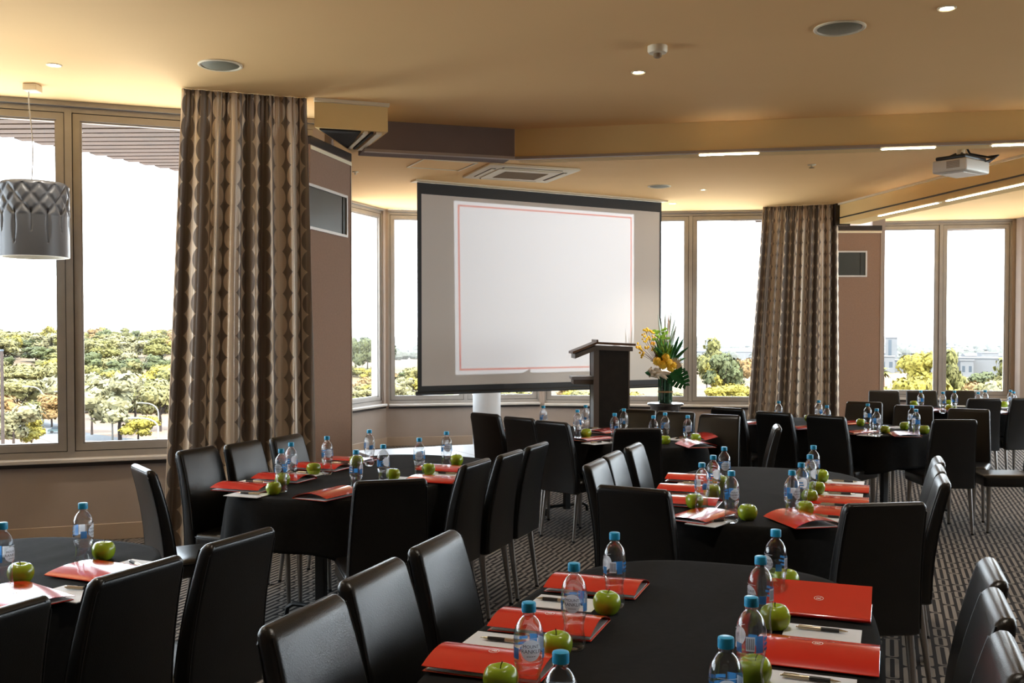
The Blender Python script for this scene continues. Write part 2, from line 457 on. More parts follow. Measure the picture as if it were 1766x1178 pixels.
# ------------------------------------------------------------------ the room shell
CEIL = 3.40
A0 = Vector((-3.87, 7.52)); AD = Vector((0.941, 0.337)).normalized()
A_end = A0 + AD * 2.45; A_start = A0 - AD * 0.85
OUT = [tuple(A_start), tuple(A_end), (-1.56, 8.66), (-2.25, 13.1), (-1.81, 14.3), (0.447, 14.75), (4.60, 14.23), (5.32, 14.23),
       (5.40, 15.92), (8.00, 15.43), (10.0, 12.5), (10.5, 8.0), (10.5, -5.0), (-7.6, -5.0), (-7.6, 3.2), (-6.6, 5.6)]
struct(MB().prism(OUT, -0.25, 0.0).obj('floor', 'carpet', smooth=0))
struct(MB().prism(OUT, CEIL, CEIL + 0.35).obj('ceiling', 'ceiling_paint', smooth=0))

def seg_mtx(p0, p1):
    p0 = Vector((p0[0], p0[1], 0)); p1 = Vector((p1[0], p1[1], 0)); d = (p1 - p0); L = d.length
    return Matrix.Translation(p0) @ Matrix.Rotation(math.atan2(d.y, d.x), 4, 'Z'), L
def solid_wall(name, p0, p1, m='wall_paint', z0=0.0, z1=CEIL, th=0.18, base=True):
    # the room is to the right-hand side of p0 -> p1 (local -y); the thickness goes outwards
    mt, L = seg_mtx(p0, p1)
    o = struct(MB().box(0, L, 0, th, z0, z1, mt).obj(name, m, smooth=0))
    return o
WIN = [0]
def facade(side, p0, p1, cuts, zs=0.64, zh=3.31, portal=True):
    """a wall with a ribbon of windows; cuts: mullion positions along the wall, the first and the last are jambs"""
    mt, L = seg_mtx(p0, p1)
    th = 0.2
    w = MB().box(0, L, 0, th, 0, zs - 0.03, mt)
    if cuts[0] > 0.02: w.box(0, cuts[0], 0, th, zs - 0.03, CEIL, mt)
    if cuts[-1] < L - 0.02: w.box(cuts[-1], L, 0, th, zs - 0.03, CEIL, mt)
    struct(w.obj('wall_' + side, 'wall_paint', smooth=0))
    b = MB().rbox(0, L, -0.014, 0.0, 0.0, 0.13, 0.004, 1, mt)
    struct(b.obj('baseboard_' + side, 'trim_paint', smooth=0))
    WIN[0] += 1
    c0, c1 = cuts[0], cuts[-1]
    fr = MB()
    fr.box(c0, c1, 0.03, 0.13, zh + 0.02, CEIL - 0.002, mt)                         # head
    fr.box(c0, c1, 0.03, 0.13, zs - 0.03, zs + 0.035, mt)                           # bottom rail
    fr.box(c0, c1, -0.012, 0.05, zh + 0.062, CEIL - 0.002, mt)                      # cover strip under the ceiling
    for i, c in enumerate(cuts):
        w0 = 0.026
        fr.box(max(c0, c - w0), min(c1, c + w0), 0.02, 0.14, zs + 0.035, zh + 0.02, mt)
    win = struct(fr.obj('window_%d' % WIN[0], 'frame_metal', smooth=0))
    sill = MB().rbox(c0, c1, -0.06, 0.04, zs - 0.045, zs - 0.012, 0.006, 1, mt).obj('sill', 'sill_paint', win, smooth=0)
    MB().box(c0, c1, -0.035, -0.0, zs - 0.075, zs - 0.046, mt).obj('sill_edge', 'stand_dark', win, smooth=0)
    for i in range(len(cuts) - 1):
        a, c = cuts[i] + 0.026, cuts[i + 1] - 0.026
        g = 0.006
        s = MB()
        a2, c2, zb, zt = a + g, c - g, zs + 0.035 + g, zh + 0.02 - g
        fw = 0.052
        s.box(a2, a2 + fw, 0.035, 0.115, zb, zt, mt); s.box(c2 - fw, c2, 0.035, 0.115, zb, zt, mt)
        s.box(a2 + fw, c2 - fw, 0.035, 0.115, zb, zb + fw, mt); s.box(a2 + fw, c2 - fw, 0.035, 0.115, zt - fw, zt, mt)
        # inner glazing bead
        s.box(a2 + fw, a2 + fw + 0.012, 0.05, 0.09, zb + fw, zt - fw, mt); s.box(c2 - fw - 0.012, c2 - fw, 0.05, 0.09, zb + fw, zt - fw, mt)
        s.box(a2 + fw, c2 - fw, 0.05, 0.09, zb + fw, zb + fw + 0.012, mt); s.box(a2 + fw, c2 - fw, 0.05, 0.09, zt - fw - 0.012, zt - fw, mt)
        so = s.obj('sash', 'frame_metal', win, smooth=0)
        MB().box(a2 + fw, c2 - fw, 0.066, 0.072, zb + fw, zt - fw, mt).obj('pane', 'pane_glass', so, smooth=0)
        r = MB()
        r.box(a, a + g, 0.05, 0.11, zs + 0.035, zh + 0.02, mt); r.box(c - g, c, 0.05, 0.11, zs + 0.035, zh + 0.02, mt)
        r.box(a, c, 0.05, 0.11, zh + 0.02 - g, zh + 0.02, mt); r.box(a, c, 0.05, 0.11, zs + 0.035, zs + 0.035 + g, mt)
        r.obj('seal', 'seal_rubber', so, smooth=0)
    if portal:
        la = bpy.data.lights.new('window_portal', 'AREA'); la.shape = 'RECTANGLE'
        la.size = c1 - c0; la.size_y = zh - zs; la.cycles.is_portal = True
        lo = bpy.data.objects.new('window_portal', la); C.objects.link(lo)
        ctr = mt @ Vector(((c0 + c1) / 2, 0.2, (zh + zs) / 2))
        nrm = (mt.to_3x3() @ Vector((0, -1, 0)))
        lo.location = ctr; lo.rotation_euler = nrm.to_track_quat('-Z', 'Y').to_euler()
    return win

k0 = 0.85 + 0.487
facade('left', A_start, A_end, [0.03, k0, k0 + 1.30, A_end.__sub__(A_start).length - 0.02], zs=0.665, zh=3.30)
facade('far_left', (-6.6, 5.6), A_start, [0.05, 1.26, 2.45])
facade('side_left', (-7.6, 3.2), (-6.6, 5.6), [0.05, 1.3, 2.55])
solid_wall('wall_rear_left', (-7.6, -5.0), (-7.6, 3.2))
solid_wall('wall_corner', tuple(A_end), (-1.56, 8.66))
solid_wall('wall_divider', (-1.56, 8.66), (-2.25, 13.1))
facade('bay_left', (-2.25, 13.1), (-1.81, 14.3), [0.06, 1.21], zs=0.63)
facade('bay_middle', (-1.81, 14.3), (0.447, 14.75), [0.035, 1.16, 2.26], zs=0.62)
facade('bay_right', (0.447, 14.75), (4.60, 14.23), [0.035, 1.08, 2.165, 3.27, 4.15], zs=0.60)
solid_wall('wall_return', (5.32, 14.23), (5.40, 15.92))
facade('far_right', (5.40, 15.92), (8.00, 15.43), [0.30, 1.37, 2.40], zs=0.62)
facade('right_turn', (8.00, 15.43), (10.0, 12.5), [0.75, 2.0, 3.3])
facade('side_right', (10.0, 12.5), (10.5, 8.0), [0.3, 1.6, 3.0, 4.3])
facade('rear_right', (10.5, 8.0), (10.5, -5.0), [0.3, 1.7, 3.1, 4.5])
solid_wall('wall_back', (10.5, -5.0), (-7.6, -5.0))

# piers of folded partition panels -------------------------------------------------
def pier(name, p0, p1, th=0.14, ztop=3.13):
    mt, L = seg_mtx(p0, p1)
    r = struct(MB().box(0, L, 0, th, 0.0, ztop, mt).obj(name, 'panel_fabric', smooth=0))
    MB().box(-0.004, L + 0.004, -0.006, th + 0.004, ztop - 0.035, ztop + 0.03, mt).obj('seal', 'stand_dark', r, smooth=0)
    MB().box(0, L, -0.01, -0.002, ztop - 0.075, ztop - 0.045, mt).obj('top_strip', 'cream_metal', r, smooth=0)
    MB().box(L - 0.012, L + 0.003, -0.005, th, 0.0, ztop - 0.04, mt).obj('edge_strip', 'trim_paint', r, smooth=0)
    return r, mt, L
p1a, p1b = (-1.573, 7.80), (-1.384, 8.585)
pr1, mt1, L1 = pier('wall_panel_left', p1a, p1b)
pr2, mt2, L2 = pier('wall_panel_right', (4.60, 14.23), (5.27, 14.23), th=0.12)
def vent(mt, x0, x1, z0, z1, label, par_off):
    t = thing('wall_vent', label, 'vent')
    m = MB()
    fw = 0.022
    m.box(x0, x1, -0.018, 0.0, z1 - fw, z1, mt); m.box(x0, x1, -0.018, 0.0, z0, z0 + fw, mt)
    m.box(x0, x0 + fw, -0.018, 0.0, z0 + fw, z1 - fw, mt); m.box(x1 - fw, x1, -0.018, 0.0, z0 + fw, z1 - fw, mt)
    m.obj('frame', 'vent_frame', t, smooth=0)
    MB().box(x0 + fw, x1 - fw, -0.006, 0.0, z0 + fw, z1 - fw, mt).obj('panel', 'vent_glass', t, smooth=0)
    MB().box(x1 - fw - 0.07, x1 - fw - 0.064, -0.012, -0.0065, z0 + fw, z1 - fw, mt).obj('divider', 'seal_rubber', t, smooth=0)
vent(mt1, -0.10, 0.70, 2.43, 2.785, 'dark framed vent high on the brown panel beside the large curtain', 0)
vent(mt2, 0.03, 0.46, 2.43, 2.80, 'square grey framed vent on the panel beside the far curtain', 0)

# bulkhead beams --------------------------------------------------------------------
def beam(name, pts, zb, width, side=1, mtr='beam_paint'):
    """front face along pts, body behind it"""
    n = len(pts); back = []
    for i in range(n):
        a = Vector(pts[max(i - 1, 0)]); b = Vector(pts[min(i + 1, n - 1)]); d = (b - a).normalized()
        nrm = Vector((-d.y, d.x)) * side
        back.append(tuple(Vector(pts[i]) + nrm * width))
    poly = list(pts) + back[::-1]
    o = struct(MB().prism(poly, zb, CEIL).obj(name, mtr, smooth=0))
    return o
b1 = [(-1.235, 8.35), (0.025, 8.73), (4.098, 7.97), (6.6, 7.45)]
bm1 = beam('trim_1', b1[1:], 3.16, 0.34)
bm4 = beam('trim_4', [b1[0], (0.0235, 8.7296)], 3.16, 0.34, 1, 'bulkhead_brown')
b1s = [(x, y - 0.012) for x, y in b1]
def strip_box(p0, p1, z0, z1, w, name, m, parent=None):
    mt, L = seg_mtx(p0, p1)
    return MB().box(0, L, -w / 2, w / 2, z0, z1, mt).obj(name, m, parent, smooth=0)
for i in range(3):
    strip_box(b1[i], b1[i + 1], 3.135, 3.158, 0.05, 'edge_track', 'trim_paint', bm1)
b2 = [(4.473, 13.63), (5.10, 9.91), (5.60, 7.0)]
bm2 = beam('trim_2', b2, 3.12, 0.30, side=1)
for i in range(2):
    strip_box(b2[i], b2[i + 1], 3.19, 3.205, 0.035, 'groove_strip', 'stand_dark', bm2)
    strip_box(b2[i], b2[i + 1], 3.375, 3.399, 0.06, 'ceiling_strip', 'cream_metal', bm2)
MB().box(4.42, 4.62, 13.64, 13.75, 3.10, CEIL - 0.002).obj('end_cap', 'stand_dark', bm2, smooth=0)
# boxed head over the left panel
stub = [(-1.50, 7.60), (-0.965, 7.785), (-1.205, 8.40), (-1.38, 8.70)]
st = struct(MB().prism(stub, 3.185, CEIL).obj('trim_3', 'beam_paint', smooth=0))
MB().prism([(-1.47, 7.64), (-1.17, 7.74), (-1.38, 8.42)], 3.172, 3.184).obj('track_recess', 'dark_slot', st, smooth=0)
strip_box((-1.035, 7.79), (-1.285, 8.46), 3.165, 3.183, 0.045, 'track_rail', 'cream_metal', st)
strip_box((-1.130, 7.755), (-1.365, 8.40), 3.165, 3.183, 0.03, 'track_rail', 'cream_metal', st)
strip_box((-1.085, 7.77), (-1.33, 8.43), 3.168, 3.183, 0.02, 'track_slot', 'dark_slot', st)
strip_box((-1.50, 7.587), (-0.955, 7.775), 3.375, 3.399, 0.05, 'ceiling_strip', 'cream_metal', st)
# window-side board of the right room (the pale jamb at the edge of the picture)
struct(MB().box(7.80, 8.10, 15.28, 15.44, 0, CEIL).obj('wall_jamb', 'wall_paint', smooth=0))

# bulkhead tracks, their sky reflection put in as glow ------------------------------------------------------
def track_glint(pa, pb, label, z=3.15):
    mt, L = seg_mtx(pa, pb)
    t = thing('track_glint', label, 'light', group='tracks with added glow on the bulkheads')
    MB().box(0, L, -0.03, 0.03, z - 0.016, z - 0.002, mt).obj('track_strip', 'cream_metal', t, smooth=0)
    MB().box(0.01, L - 0.01, -0.034, -0.008, z - 0.022, z - 0.0165, mt).obj('glint_face', 'sky_glint_glow', t, smooth=0)  # glowing face imitates sky reflected off aluminium track, not a lamp
def on_beam(pts, px):
    s = (px - CX) / F
    for a, b in zip(pts[:-1], pts[1:]):
        d = (b[0] - a[0]) - s * (b[1] - a[1]); k = (s * a[1] - a[0]) / d
        if -0.001 <= k <= 1.3: return (a[0] + k * (b[0] - a[0]), a[1] + k * (b[1] - a[1]))
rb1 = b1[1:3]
for x0, x1, lb in ((1203, 1308, 'track with added sky glint under the long bulkhead, left of the projector, shorter one'),
                   (1515, 1610, 'track with added sky glint under the long bulkhead just left of the projector'),
                   (1704, 1790, 'track with added sky glint under the long bulkhead right of the projector')):
    track_glint(on_beam(rb1, x0), on_beam(rb1, x1), lb, 3.136)
for x0, x1, lb in ((1516, 1618, 'track with added sky glint under the slanting bulkhead nearest the far curtain'),
                   (1632, 1775, 'track with added sky glint under the slanting bulkhead below the projector')):
    track_glint(on_beam(b2[:2], x0), on_beam(b2[:2], x1), lb, 3.12)

# ------------------------------------------------------------------ curtains
def curtain(label, p0, p1, q0, q1, full, nf, seed, depth=0.07):
    rnd = random.Random(seed)
    t = thing('curtain', label, 'curtain')
    p0, p1, q0, q1 = map(Vector, (p0, p1, q0, q1))
    d = (p1 - p0).normalized(); nrm = Vector((d.y, -d.x))     # towards the room
    NU, NV = 520, 60
    ph = [rnd.uniform(0, 6.28) for _ in range(5)]
    wob = [rnd.uniform(0.7, 1.3) for _ in range(nf + 2)]
    z1, z0 = CEIL - 0.004, 0.015
    vs = []; uvs = []
    for j in range(NV + 1):
        v = j / NV; z = z0 + (z1 - z0) * v
        e = 1 - v
        for i in range(NU + 1):
            u = i / NU
            w = u + 0.012 * math.sin(u * 17 + ph[0]) + 0.010 * math.sin(u * 31 + ph[1]) + 0.006 * e * math.sin(5 * e + ph[2] + u * 9)
            k = w * nf; a = wob[int(max(0, min(nf, k)))]
            fold = math.cos(2 * math.pi * k)
            fold = math.copysign(abs(fold) ** 0.8, fold)
            amp = depth * (0.55 + 0.45 * min(1, e * 2.0)) * a
            g = max(0.0, min(1.0, (v - 0.90) / 0.06))       # gathered heading
            fold = fold * (1 - 0.6 * g) + g * (0.28 * math.sin(2 * math.pi * k * 4 + ph[3] + 1.5 * math.sin(k * 2.1)) + 0.16 * math.sin(2 * math.pi * k * 6.7 + ph[0]))
            amp *= (1 - 0.25 * g)
            fine = 0.010 * math.sin(2 * math.pi * k * 2.3 + ph[4] + 2 * e) * min(1, 3 * e)
            base = (p0.lerp(p1, u)).lerp(q0.lerp(q1, u), e)
            side = 0.018 * math.sin(2 * math.pi * k * 0.5 + ph[1]) * e
            pos = base + nrm * (fold * amp + fine) + d * side
            vs.append((pos.x, pos.y, z)); uvs.append((u * full, z))
    fs = []
    for j in range(NV):
        for i in range(NU):
            a = j * (NU + 1) + i; fs.append((a, a + 1, a + NU + 2, a + NU + 1))
    m = MB(); m.add(vs, fs)
    me = m.mesh('fabric', 'curtain_fabric', smooth=180)
    ul = me.uv_layers.new(name='UVMap')
    for l in me.loops: ul.data[l.index].uv = uvs[l.vertex_index]
    o = link('fabric', me, t)
    sol = o.modifiers.new('thickness', 'SOLIDIFY'); sol.thickness = 0.003; sol.offset = 0
    # heading tape and ceiling rail
    tp = MB()
    for s in (-1,):
        a = p0 - nrm * 0.06; b = p1 - nrm * 0.06
        mt, L = seg_mtx(a, b); tp.box(0.01, L - 0.01, -0.012, 0.012, z1 - 0.055, z1 - 0.03, mt)
    tp.obj('heading_tape', 'stand_dark', t, smooth=0)
    mt, L = seg_mtx(p0 - nrm * 0.09, p1 - nrm * 0.09)
    MB().box(0, L, -0.02, 0.02, CEIL - 0.028, CEIL - 0.001, mt).obj('rail', 'cream_metal', t, smooth=0)
    return t
curtain('tall brown and gold circle patterned curtain by the left windows', (-2.40, 7.28), (-1.555, 7.58), (-2.55, 7.26), (-1.50, 7.58), 1.68, 7, 3, 0.058)
curtain('tall grey brown curtain hanging beside the far right windows', (3.52, 14.0), (4.47, 13.70), (3.30, 14.0), (4.50, 13.70), 2.6, 9, 11, 0.07)

# ------------------------------------------------------------------ ceiling fittings
def on_ceil(px, py): return P(px, py, CEIL)
def speaker_c(px, py, r, label):
    p = on_ceil(px, py)
    t = thing('ceiling_speaker', label, 'speaker', p, 0, 'round ceiling speakers')
    MB().lathe([(r, 0), (r, -0.006), (r - 0.008, -0.010), (r - 0.018, -0.008), (r - 0.02, -0.002)], 40).obj('rim', 'cream_metal', t)
    MB().lathe([(r - 0.021, -0.001), (r - 0.03, -0.006), (r * 0.55, -0.015), (r * 0.25, -0.018), (0.005, -0.019)], 40).obj('grille', 'speaker_mesh', t)
speaker_c(1448, 48, 0.148, 'round ceiling speaker at the right, nearest the camera')
speaker_c(380, 112, 0.145, 'round ceiling speaker above the large patterned curtain')
speaker_c(1137, 321, 0.14, 'round ceiling speaker over the right end of the projection screen')
speaker_c(768, 269.5, 0.14, 'round ceiling speaker half hidden by the bulkhead near the hatch')
def downlight(px, py, label, r=0.05, power=45):
    p = on_ceil(px, py)
    t = thing('downlight', label, 'light', p, 0, 'recessed ceiling downlights')
    MB().lathe([(r, 0), (r, -0.004), (r - 0.006, -0.007), (r - 0.013, -0.004), (r - 0.014, -0.001)], 28).obj('trim_ring', 'cream_metal', t)
    MB().lathe([(r - 0.014, -0.0008), (0.005, -0.0035)], 28).obj('lamp', 'lamp_glow', t)
    la = bpy.data.lights.new('downlight_beam', 'SPOT'); la.energy = power; la.spot_size = R(95); la.spot_blend = 0.6
    la.color = (1.0, 0.92, 0.80); la.shadow_soft_size = 0.04
    lo = bpy.data.objects.new('downlight_beam', la); C.objects.link(lo); lo.parent = t; lo.location = (0, 0, -0.02)
downlight(1633, 14, 'glowing downlight at the top right of the ceiling')
downlight(1101, 124.5, 'glowing downlight beside the smoke detector')
downlight(93, 112, 'pale downlight in the ceiling above the pendant lamp')
downlight(1160, 351, 'downlight in the far ceiling above the end of the screen', 0.06)
downlight(1213, 327, 'small downlight in the far ceiling right of the screen', 0.04)
for wx, wy in ((-2.2, 3.2), (0.6, 2.6), (3.4, 3.0), (-2.0, 0.2), (1.0, -0.2), (4.2, 0.2), (6.5, 4.0), (6.8, 9.5)):  # unseen downlights carrying on the grid, added for warm bounce on the ceiling
    t = thing('downlight', 'unseen recessed downlight added for warm bounce, out of view', 'light', (wx, wy, CEIL), 0, 'added unseen downlights out of view')
    MB().lathe([(0.05, 0), (0.05, -0.004), (0.044, -0.007), (0.037, -0.004), (0.036, -0.001)], 28).obj('trim_ring', 'cream_metal', t)
    MB().lathe([(0.036, -0.0008), (0.005, -0.0035)], 28).obj('lamp', 'lamp_glow', t)
    la = bpy.data.lights.new('downlight_beam', 'SPOT'); la.energy = 45; la.spot_size = R(95); la.spot_blend = 0.6
    la.color = (1.0, 0.92, 0.80); la.shadow_soft_size = 0.04
    lo = bpy.data.objects.new('downlight_beam', la); C.objects.link(lo); lo.parent = t; lo.location = (0, 0, -0.02)
t = thing('smoke_detector', 'cream smoke detector with a bulb on the ceiling', 'detector', on_ceil(1134, 80))
MB().lathe([(0.062, 0), (0.062, -0.03), (0.055, -0.042), (0.03, -0.045)], 28).obj('base', 'cream_metal', t)
MB().lathe([(0.026, -0.044), (0.026, -0.064), (0.018, -0.07)], 16).obj('sensor', 'grille_brown', t)
t = thing('sprinkler', 'small ceiling sprinkler in front of the projector', 'sprinkler', on_ceil(1400, 284))
MB().lathe([(0.045, 0), (0.04, -0.008), (0.012, -0.012), (0.012, -0.03)], 20).obj('rose', 'cream_metal', t)
MB().lathe([(0.03, -0.031), (0.03, -0.034)], 16).obj('deflector', 'pen_metal', t)
t = thing('sprinkler', 'small ceiling sprinkler beside the brown panel', 'sprinkler', on_ceil(613, 296))
MB().lathe([(0.035, 0), (0.03, -0.01), (0.012, -0.014), (0.012, -0.035)], 20).obj('rose', 'cream_metal', t)
# cassette air conditioner
pa, pb, pc = on_ceil(794, 301.5), on_ceil(840, 281), on_ceil(1004, 291.5)
ctr = (pa + pc) / 2; e2 = (pc - pb); ang = math.atan2(e2.y, e2.x)
t = thing('air_conditioner', 'square ceiling air conditioner with a brown grille above the screen', 'air conditioner', (ctr.x, ctr.y, CEIL), ang)
MB().rbox(-0.52, 0.52, -0.47, 0.47, -0.03, -0.0005, 0.012, 2).obj('panel', 'cream_metal', t)
m = MB()
for (x0, x1, y0, y1) in ((-0.34, 0.34, -0.40, -0.345), (-0.34, 0.34, 0.345, 0.40), (-0.44, -0.385, -0.29, 0.29), (0.385, 0.44, -0.29, 0.29)):
    m.box(x0, x1, y0, y1, -0.033, -0.0305)
m.obj('outlet', 'dark_slot', t, smooth=0)
for (x0, x1, y0, y1) in ((-0.33, 0.33, -0.395, -0.36), (-0.33, 0.33, 0.36, 0.395), (-0.435, -0.40, -0.28, 0.28), (0.40, 0.435, -0.28, 0.28)):
    MB().box(x0, x1, y0, y1, -0.040, -0.0335).obj('flap', 'cream_metal', t, smooth=0)
MB().rbox(-0.36, 0.36, -0.32, 0.32, -0.042, -0.031, 0.005, 1).obj('centre_plate', 'cream_metal', t)
g = MB().box(-0.25, 0.25, -0.21, 0.21, -0.0445, -0.0425).obj('grille', 'grille_brown', t, smooth=0)
for i in range(16):
    yy = -0.2 + 0.4 * i / 15
    MB().box(-0.245, 0.245, yy - 0.004, yy + 0.004, -0.048, -0.0446).obj('slat', 'grille_brown', g, smooth=0)
# access hatch
ha, hb, hc = on_ceil(716, 286), on_ceil(735, 275.5), on_ceil(809, 281)
ctr = (ha + hc) / 2; e = hc - hb; ang = math.atan2(e.y, e.x)
t = thing('ceiling_hatch', 'flat square access hatch in the far ceiling', 'hatch', (ctr.x, ctr.y, CEIL), ang)
MB().box(-0.27, 0.27, -0.25, 0.25, -0.006, -0.0005).obj('cover', 'ceiling_paint', t, smooth=0)
m = MB()
for (x0, x1, y0, y1) in ((-0.3, 0.3, -0.28, -0.262), (-0.3, 0.3, 0.262, 0.28), (-0.3, -0.282, -0.262, 0.262), (0.282, 0.3, -0.262, 0.262)):
    m.box(x0, x1, y0, y1, -0.012, -0.0005)
m.obj('frame', 'cream_metal', t, smooth=0)

# pendant lamp ---------------------------------------------------------------------
pt = P(57, 146, CEIL)
t = thing('pendant_lamp', 'grey embossed drum pendant lamp hanging by the left window', 'lamp', (pt.x - 0.005, pt.y, 0))
MB().rbox(-0.05, 0.05, -0.05, 0.05, CEIL - 0.05, CEIL - 0.001, 0.005, 1).obj('ceiling_rose', 'cream_metal', t)
m = MB(); m.tube([(-0.015 + 0.012 * math.sin(z * 7), 0, z) for z in [2.66 + 0.69 * i / 18 for i in range(19)]], 0.004, 6)
m.tube([(-0.03, 0, CEIL - 0.05), (-0.028, 0, 3.2)], 0.0015, 5)
m.obj('cord', 'cord_grey', t)
ZB, ZT, RS = 2.165, 2.695, 0.236
def relief(th, v):
    n = 13; x = (th / (2 * math.pi) * n)
    r = 0.0
    if v > 0.56:                                   # crossed diamonds
        k = (v - 0.56) / 0.40
        if k <= 1.0:
            a = abs(((x + k * 1.5) % 1.0) - 0.5) * 2; b = abs(((x - k * 1.5) % 1.0) - 0.5) * 2
            r -= 0.014 * max(0, 1 - min(a, b) * 2.0) - 0.004
    xf = abs((x % 1.0) - 0.5); long_ = int(math.floor(x)) % 2
    lo = 0.16 if long_ else 0.32
    if lo < v < 0.62:
        k = (v - lo) / (0.62 - lo); w = 0.17 * math.sin(math.pi * k) + 1e-4
        if xf < w: r -= 0.012 * (1 - xf / w)
    return r
NT, NVv = 208, 64
rings = []
for j in range(NVv + 1):
    v = j / NVv; z = ZB + (ZT - ZB) * v
    rr = RS * (1.0 - 0.015 * v) - (0.02 * max(0, (v - 0.95) / 0.05) ** 2)
    rings.append([((rr + relief(2 * math.pi * i / NT, v)) * math.cos(2 * math.pi * i / NT), (rr + relief(2 * math.pi * i / NT, v)) * math.sin(2 * math.pi * i / NT), z) for i in range(NT)])
m = MB().loft(rings, False, False)
rin = RS - 0.03
m.loft([rings[-1], [(0.06 * math.cos(2 * math.pi * i / NT), 0.06 * math.sin(2 * math.pi * i / NT), ZT - 0.004) for i in range(NT)]], False, True)
m.obj('shade', 'shade_grey', t, smooth=50)
MB().loft([[(r_ * math.cos(2 * math.pi * i / 64), r_ * math.sin(2 * math.pi * i / 64), z_) for i in range(64)] for r_, z_ in ((RS - 0.001, ZB - 0.001), (rin, ZB - 0.0005), (rin, ZT - 0.03), (0.03, ZT - 0.03))], False, True).obj('lining', 'shade_inside', t)
MB().lathe([(0.03, 2.62), (0.03, 2.52), (0.045, 2.47), (0.045, 2.42), (0.02, 2.39)], 16).obj('bulb', 'shade_inside', t)

# projector ------------------------------------------------------------------------
PRJ = Vector((4.04, 9.0, 3.115))
SL, SR = Vector((-1.10, 11.60)), Vector((2.00, 13.39))      # projection screen ends in plan
scr_c = Vector(((SL.x + SR.x) / 2, (SL.y + SR.y) / 2, 2.15))
t = thing('projector', 'white ceiling mounted projector with black cables', 'projector', PRJ, R(38))
MB().rbox(-0.21, 0.21, -0.16, 0.16, -0.065, 0.05, 0.02, 3).obj('body', 'projector_white', t)
MB().rbox(-0.19, 0.19, -0.14, 0.14, 0.051, 0.085, 0.012, 2).obj('bracket_plate', 'black_metal', t)
for a, b in ((-0.12, -0.09), (0.12, -0.09), (-0.12, 0.09), (0.12, 0.09)):
    MB().tube([(a, b, 0.07), (a * 0.3, b * 0.3, 0.115)], 0.012, 8).obj('bracket_arm', 'black_metal', t)
MB().lathe([(0.035, 0.10), (0.035, 0.284)], 18).obj('pole', 'cream_metal', t)
MB().lathe([(0.075, 0.270), (0.075, 0.284)], 24).obj('ceiling_plate', 'cream_metal', t)
MB().tube([(0.06, 0.155, 0.0), (0.06, 0.172, 0.0)], 0.045, 24).obj('lens_ring', 'black_metal', t)
v = MB()
for i in range(6): v.box(-0.215, -0.2101, -0.10, 0.02, -0.03 + 0.011 * i, -0.024 + 0.011 * i)
v.obj('vent_slits', 'grille_brown', t, smooth=0)
MB().box(-0.14, 0.14, -0.1, 0.1, -0.069, -0.0651).obj('underside_plate', 'white_plastic', t, smooth=0)
for k in range(3):
    MB().tube([(0.1 + 0.05 * k, -0.13, 0.03), (0.2 + 0.04 * k, -0.2, 0.07 + 0.02 * k), (0.24, -0.12, 0.10), (0.12, -0.02, 0.13), (0.03, 0, 0.24)], 0.009, 7).obj('cable', 'black_metal', t)

# ------------------------------------------------------------------ screen, slide, stage, column, lectern
dS = (SR - SL); LS = dS.length; angS = math.atan2(dS.y, dS.x)
t = thing('projection_screen', 'large white projection screen with black borders showing a blank slide', 'screen', (SL.x, SL.y, 0), angS)
zt, zb, bw = 3.375, 0.905, 0.045
MB().box(0.05, LS - 0.03, -0.004, 0.004, zb + 0.10, zt - 0.13).obj('matte_surface', 'screen_white', t, smooth=0)
m = MB()
m.box(0, 0.05, -0.006, 0.006, zb + 0.03, zt); m.box(LS - 0.03, LS, -0.006, 0.006, zb + 0.03, zt)
m.box(0.05, LS - 0.03, -0.006, 0.006, zt - 0.13, zt); m.box(0.05, LS - 0.03, -0.006, 0.006, zb + 0.03, zb + 0.10)
m.obj('border', 'screen_black', t, smooth=0)
m = MB(); m.tube([(-0.02, 0, zb + 0.015), (LS + 0.02, 0, zb + 0.015)], 0.022, 12); m.obj('weight_bar', 'screen_black', t)
MB().box(-0.05, LS + 0.05, -0.08, 0.08, CEIL - 0.02, CEIL - 0.001).obj('case_slot', 'cream_metal', t, smooth=0)
# the projector throws a blank slide with a thin red frame on the screen: real light, real shadows
def on_screen(px, py):
    d = ray(px, py); n = Vector((-dS.y, dS.x, 0)).normalized(); o = Vector((0, 0, H))
    k = (Vector((SL.x, SL.y, 0)) - o).dot(n) / d.dot(n)
    return o + d * k
LENS = PRJ + Matrix.Rotation(R(38), 3, 'Z') @ Vector((0.06, 0.19, 0.0))
quad = [on_screen(782, 346), on_screen(1093, 370), on_screen(1093, 638), on_screen(785, 647)]
sl = bpy.data.lights.new('projector_beam', 'SPOT'); sl.energy = 430; sl.color = (0.90, 0.95, 1.0); sl.spot_size = R(50); sl.spot_blend = 0.0; sl.shadow_soft_size = 0.008
slo = bpy.data.objects.new('projector_beam', sl); C.objects.link(slo)
slo.location = LENS
cq = sum(quad, Vector()) / 4
rotq = (cq - LENS).to_track_quat('-Z', 'Y'); slo.rotation_euler = rotq.to_euler()
sl.use_nodes = True
nt = sl.node_tree; nt.nodes.clear(); x = NX(nt)
lo_ = nt.nodes.new('ShaderNodeOutputLight'); em = nt.nodes.new('ShaderNodeEmission')
tcn = nt.nodes.new('ShaderNodeTexCoord'); spn = nt.nodes.new('ShaderNodeSeparateXYZ'); nt.links.new(tcn.outputs['Normal'], spn.inputs[0])
inv = rotq.to_matrix().inverted()
qd = [(inv @ (p - LENS)).normalized() for p in quad]
cd = sum(qd, Vector()).normalized()
dmin = None
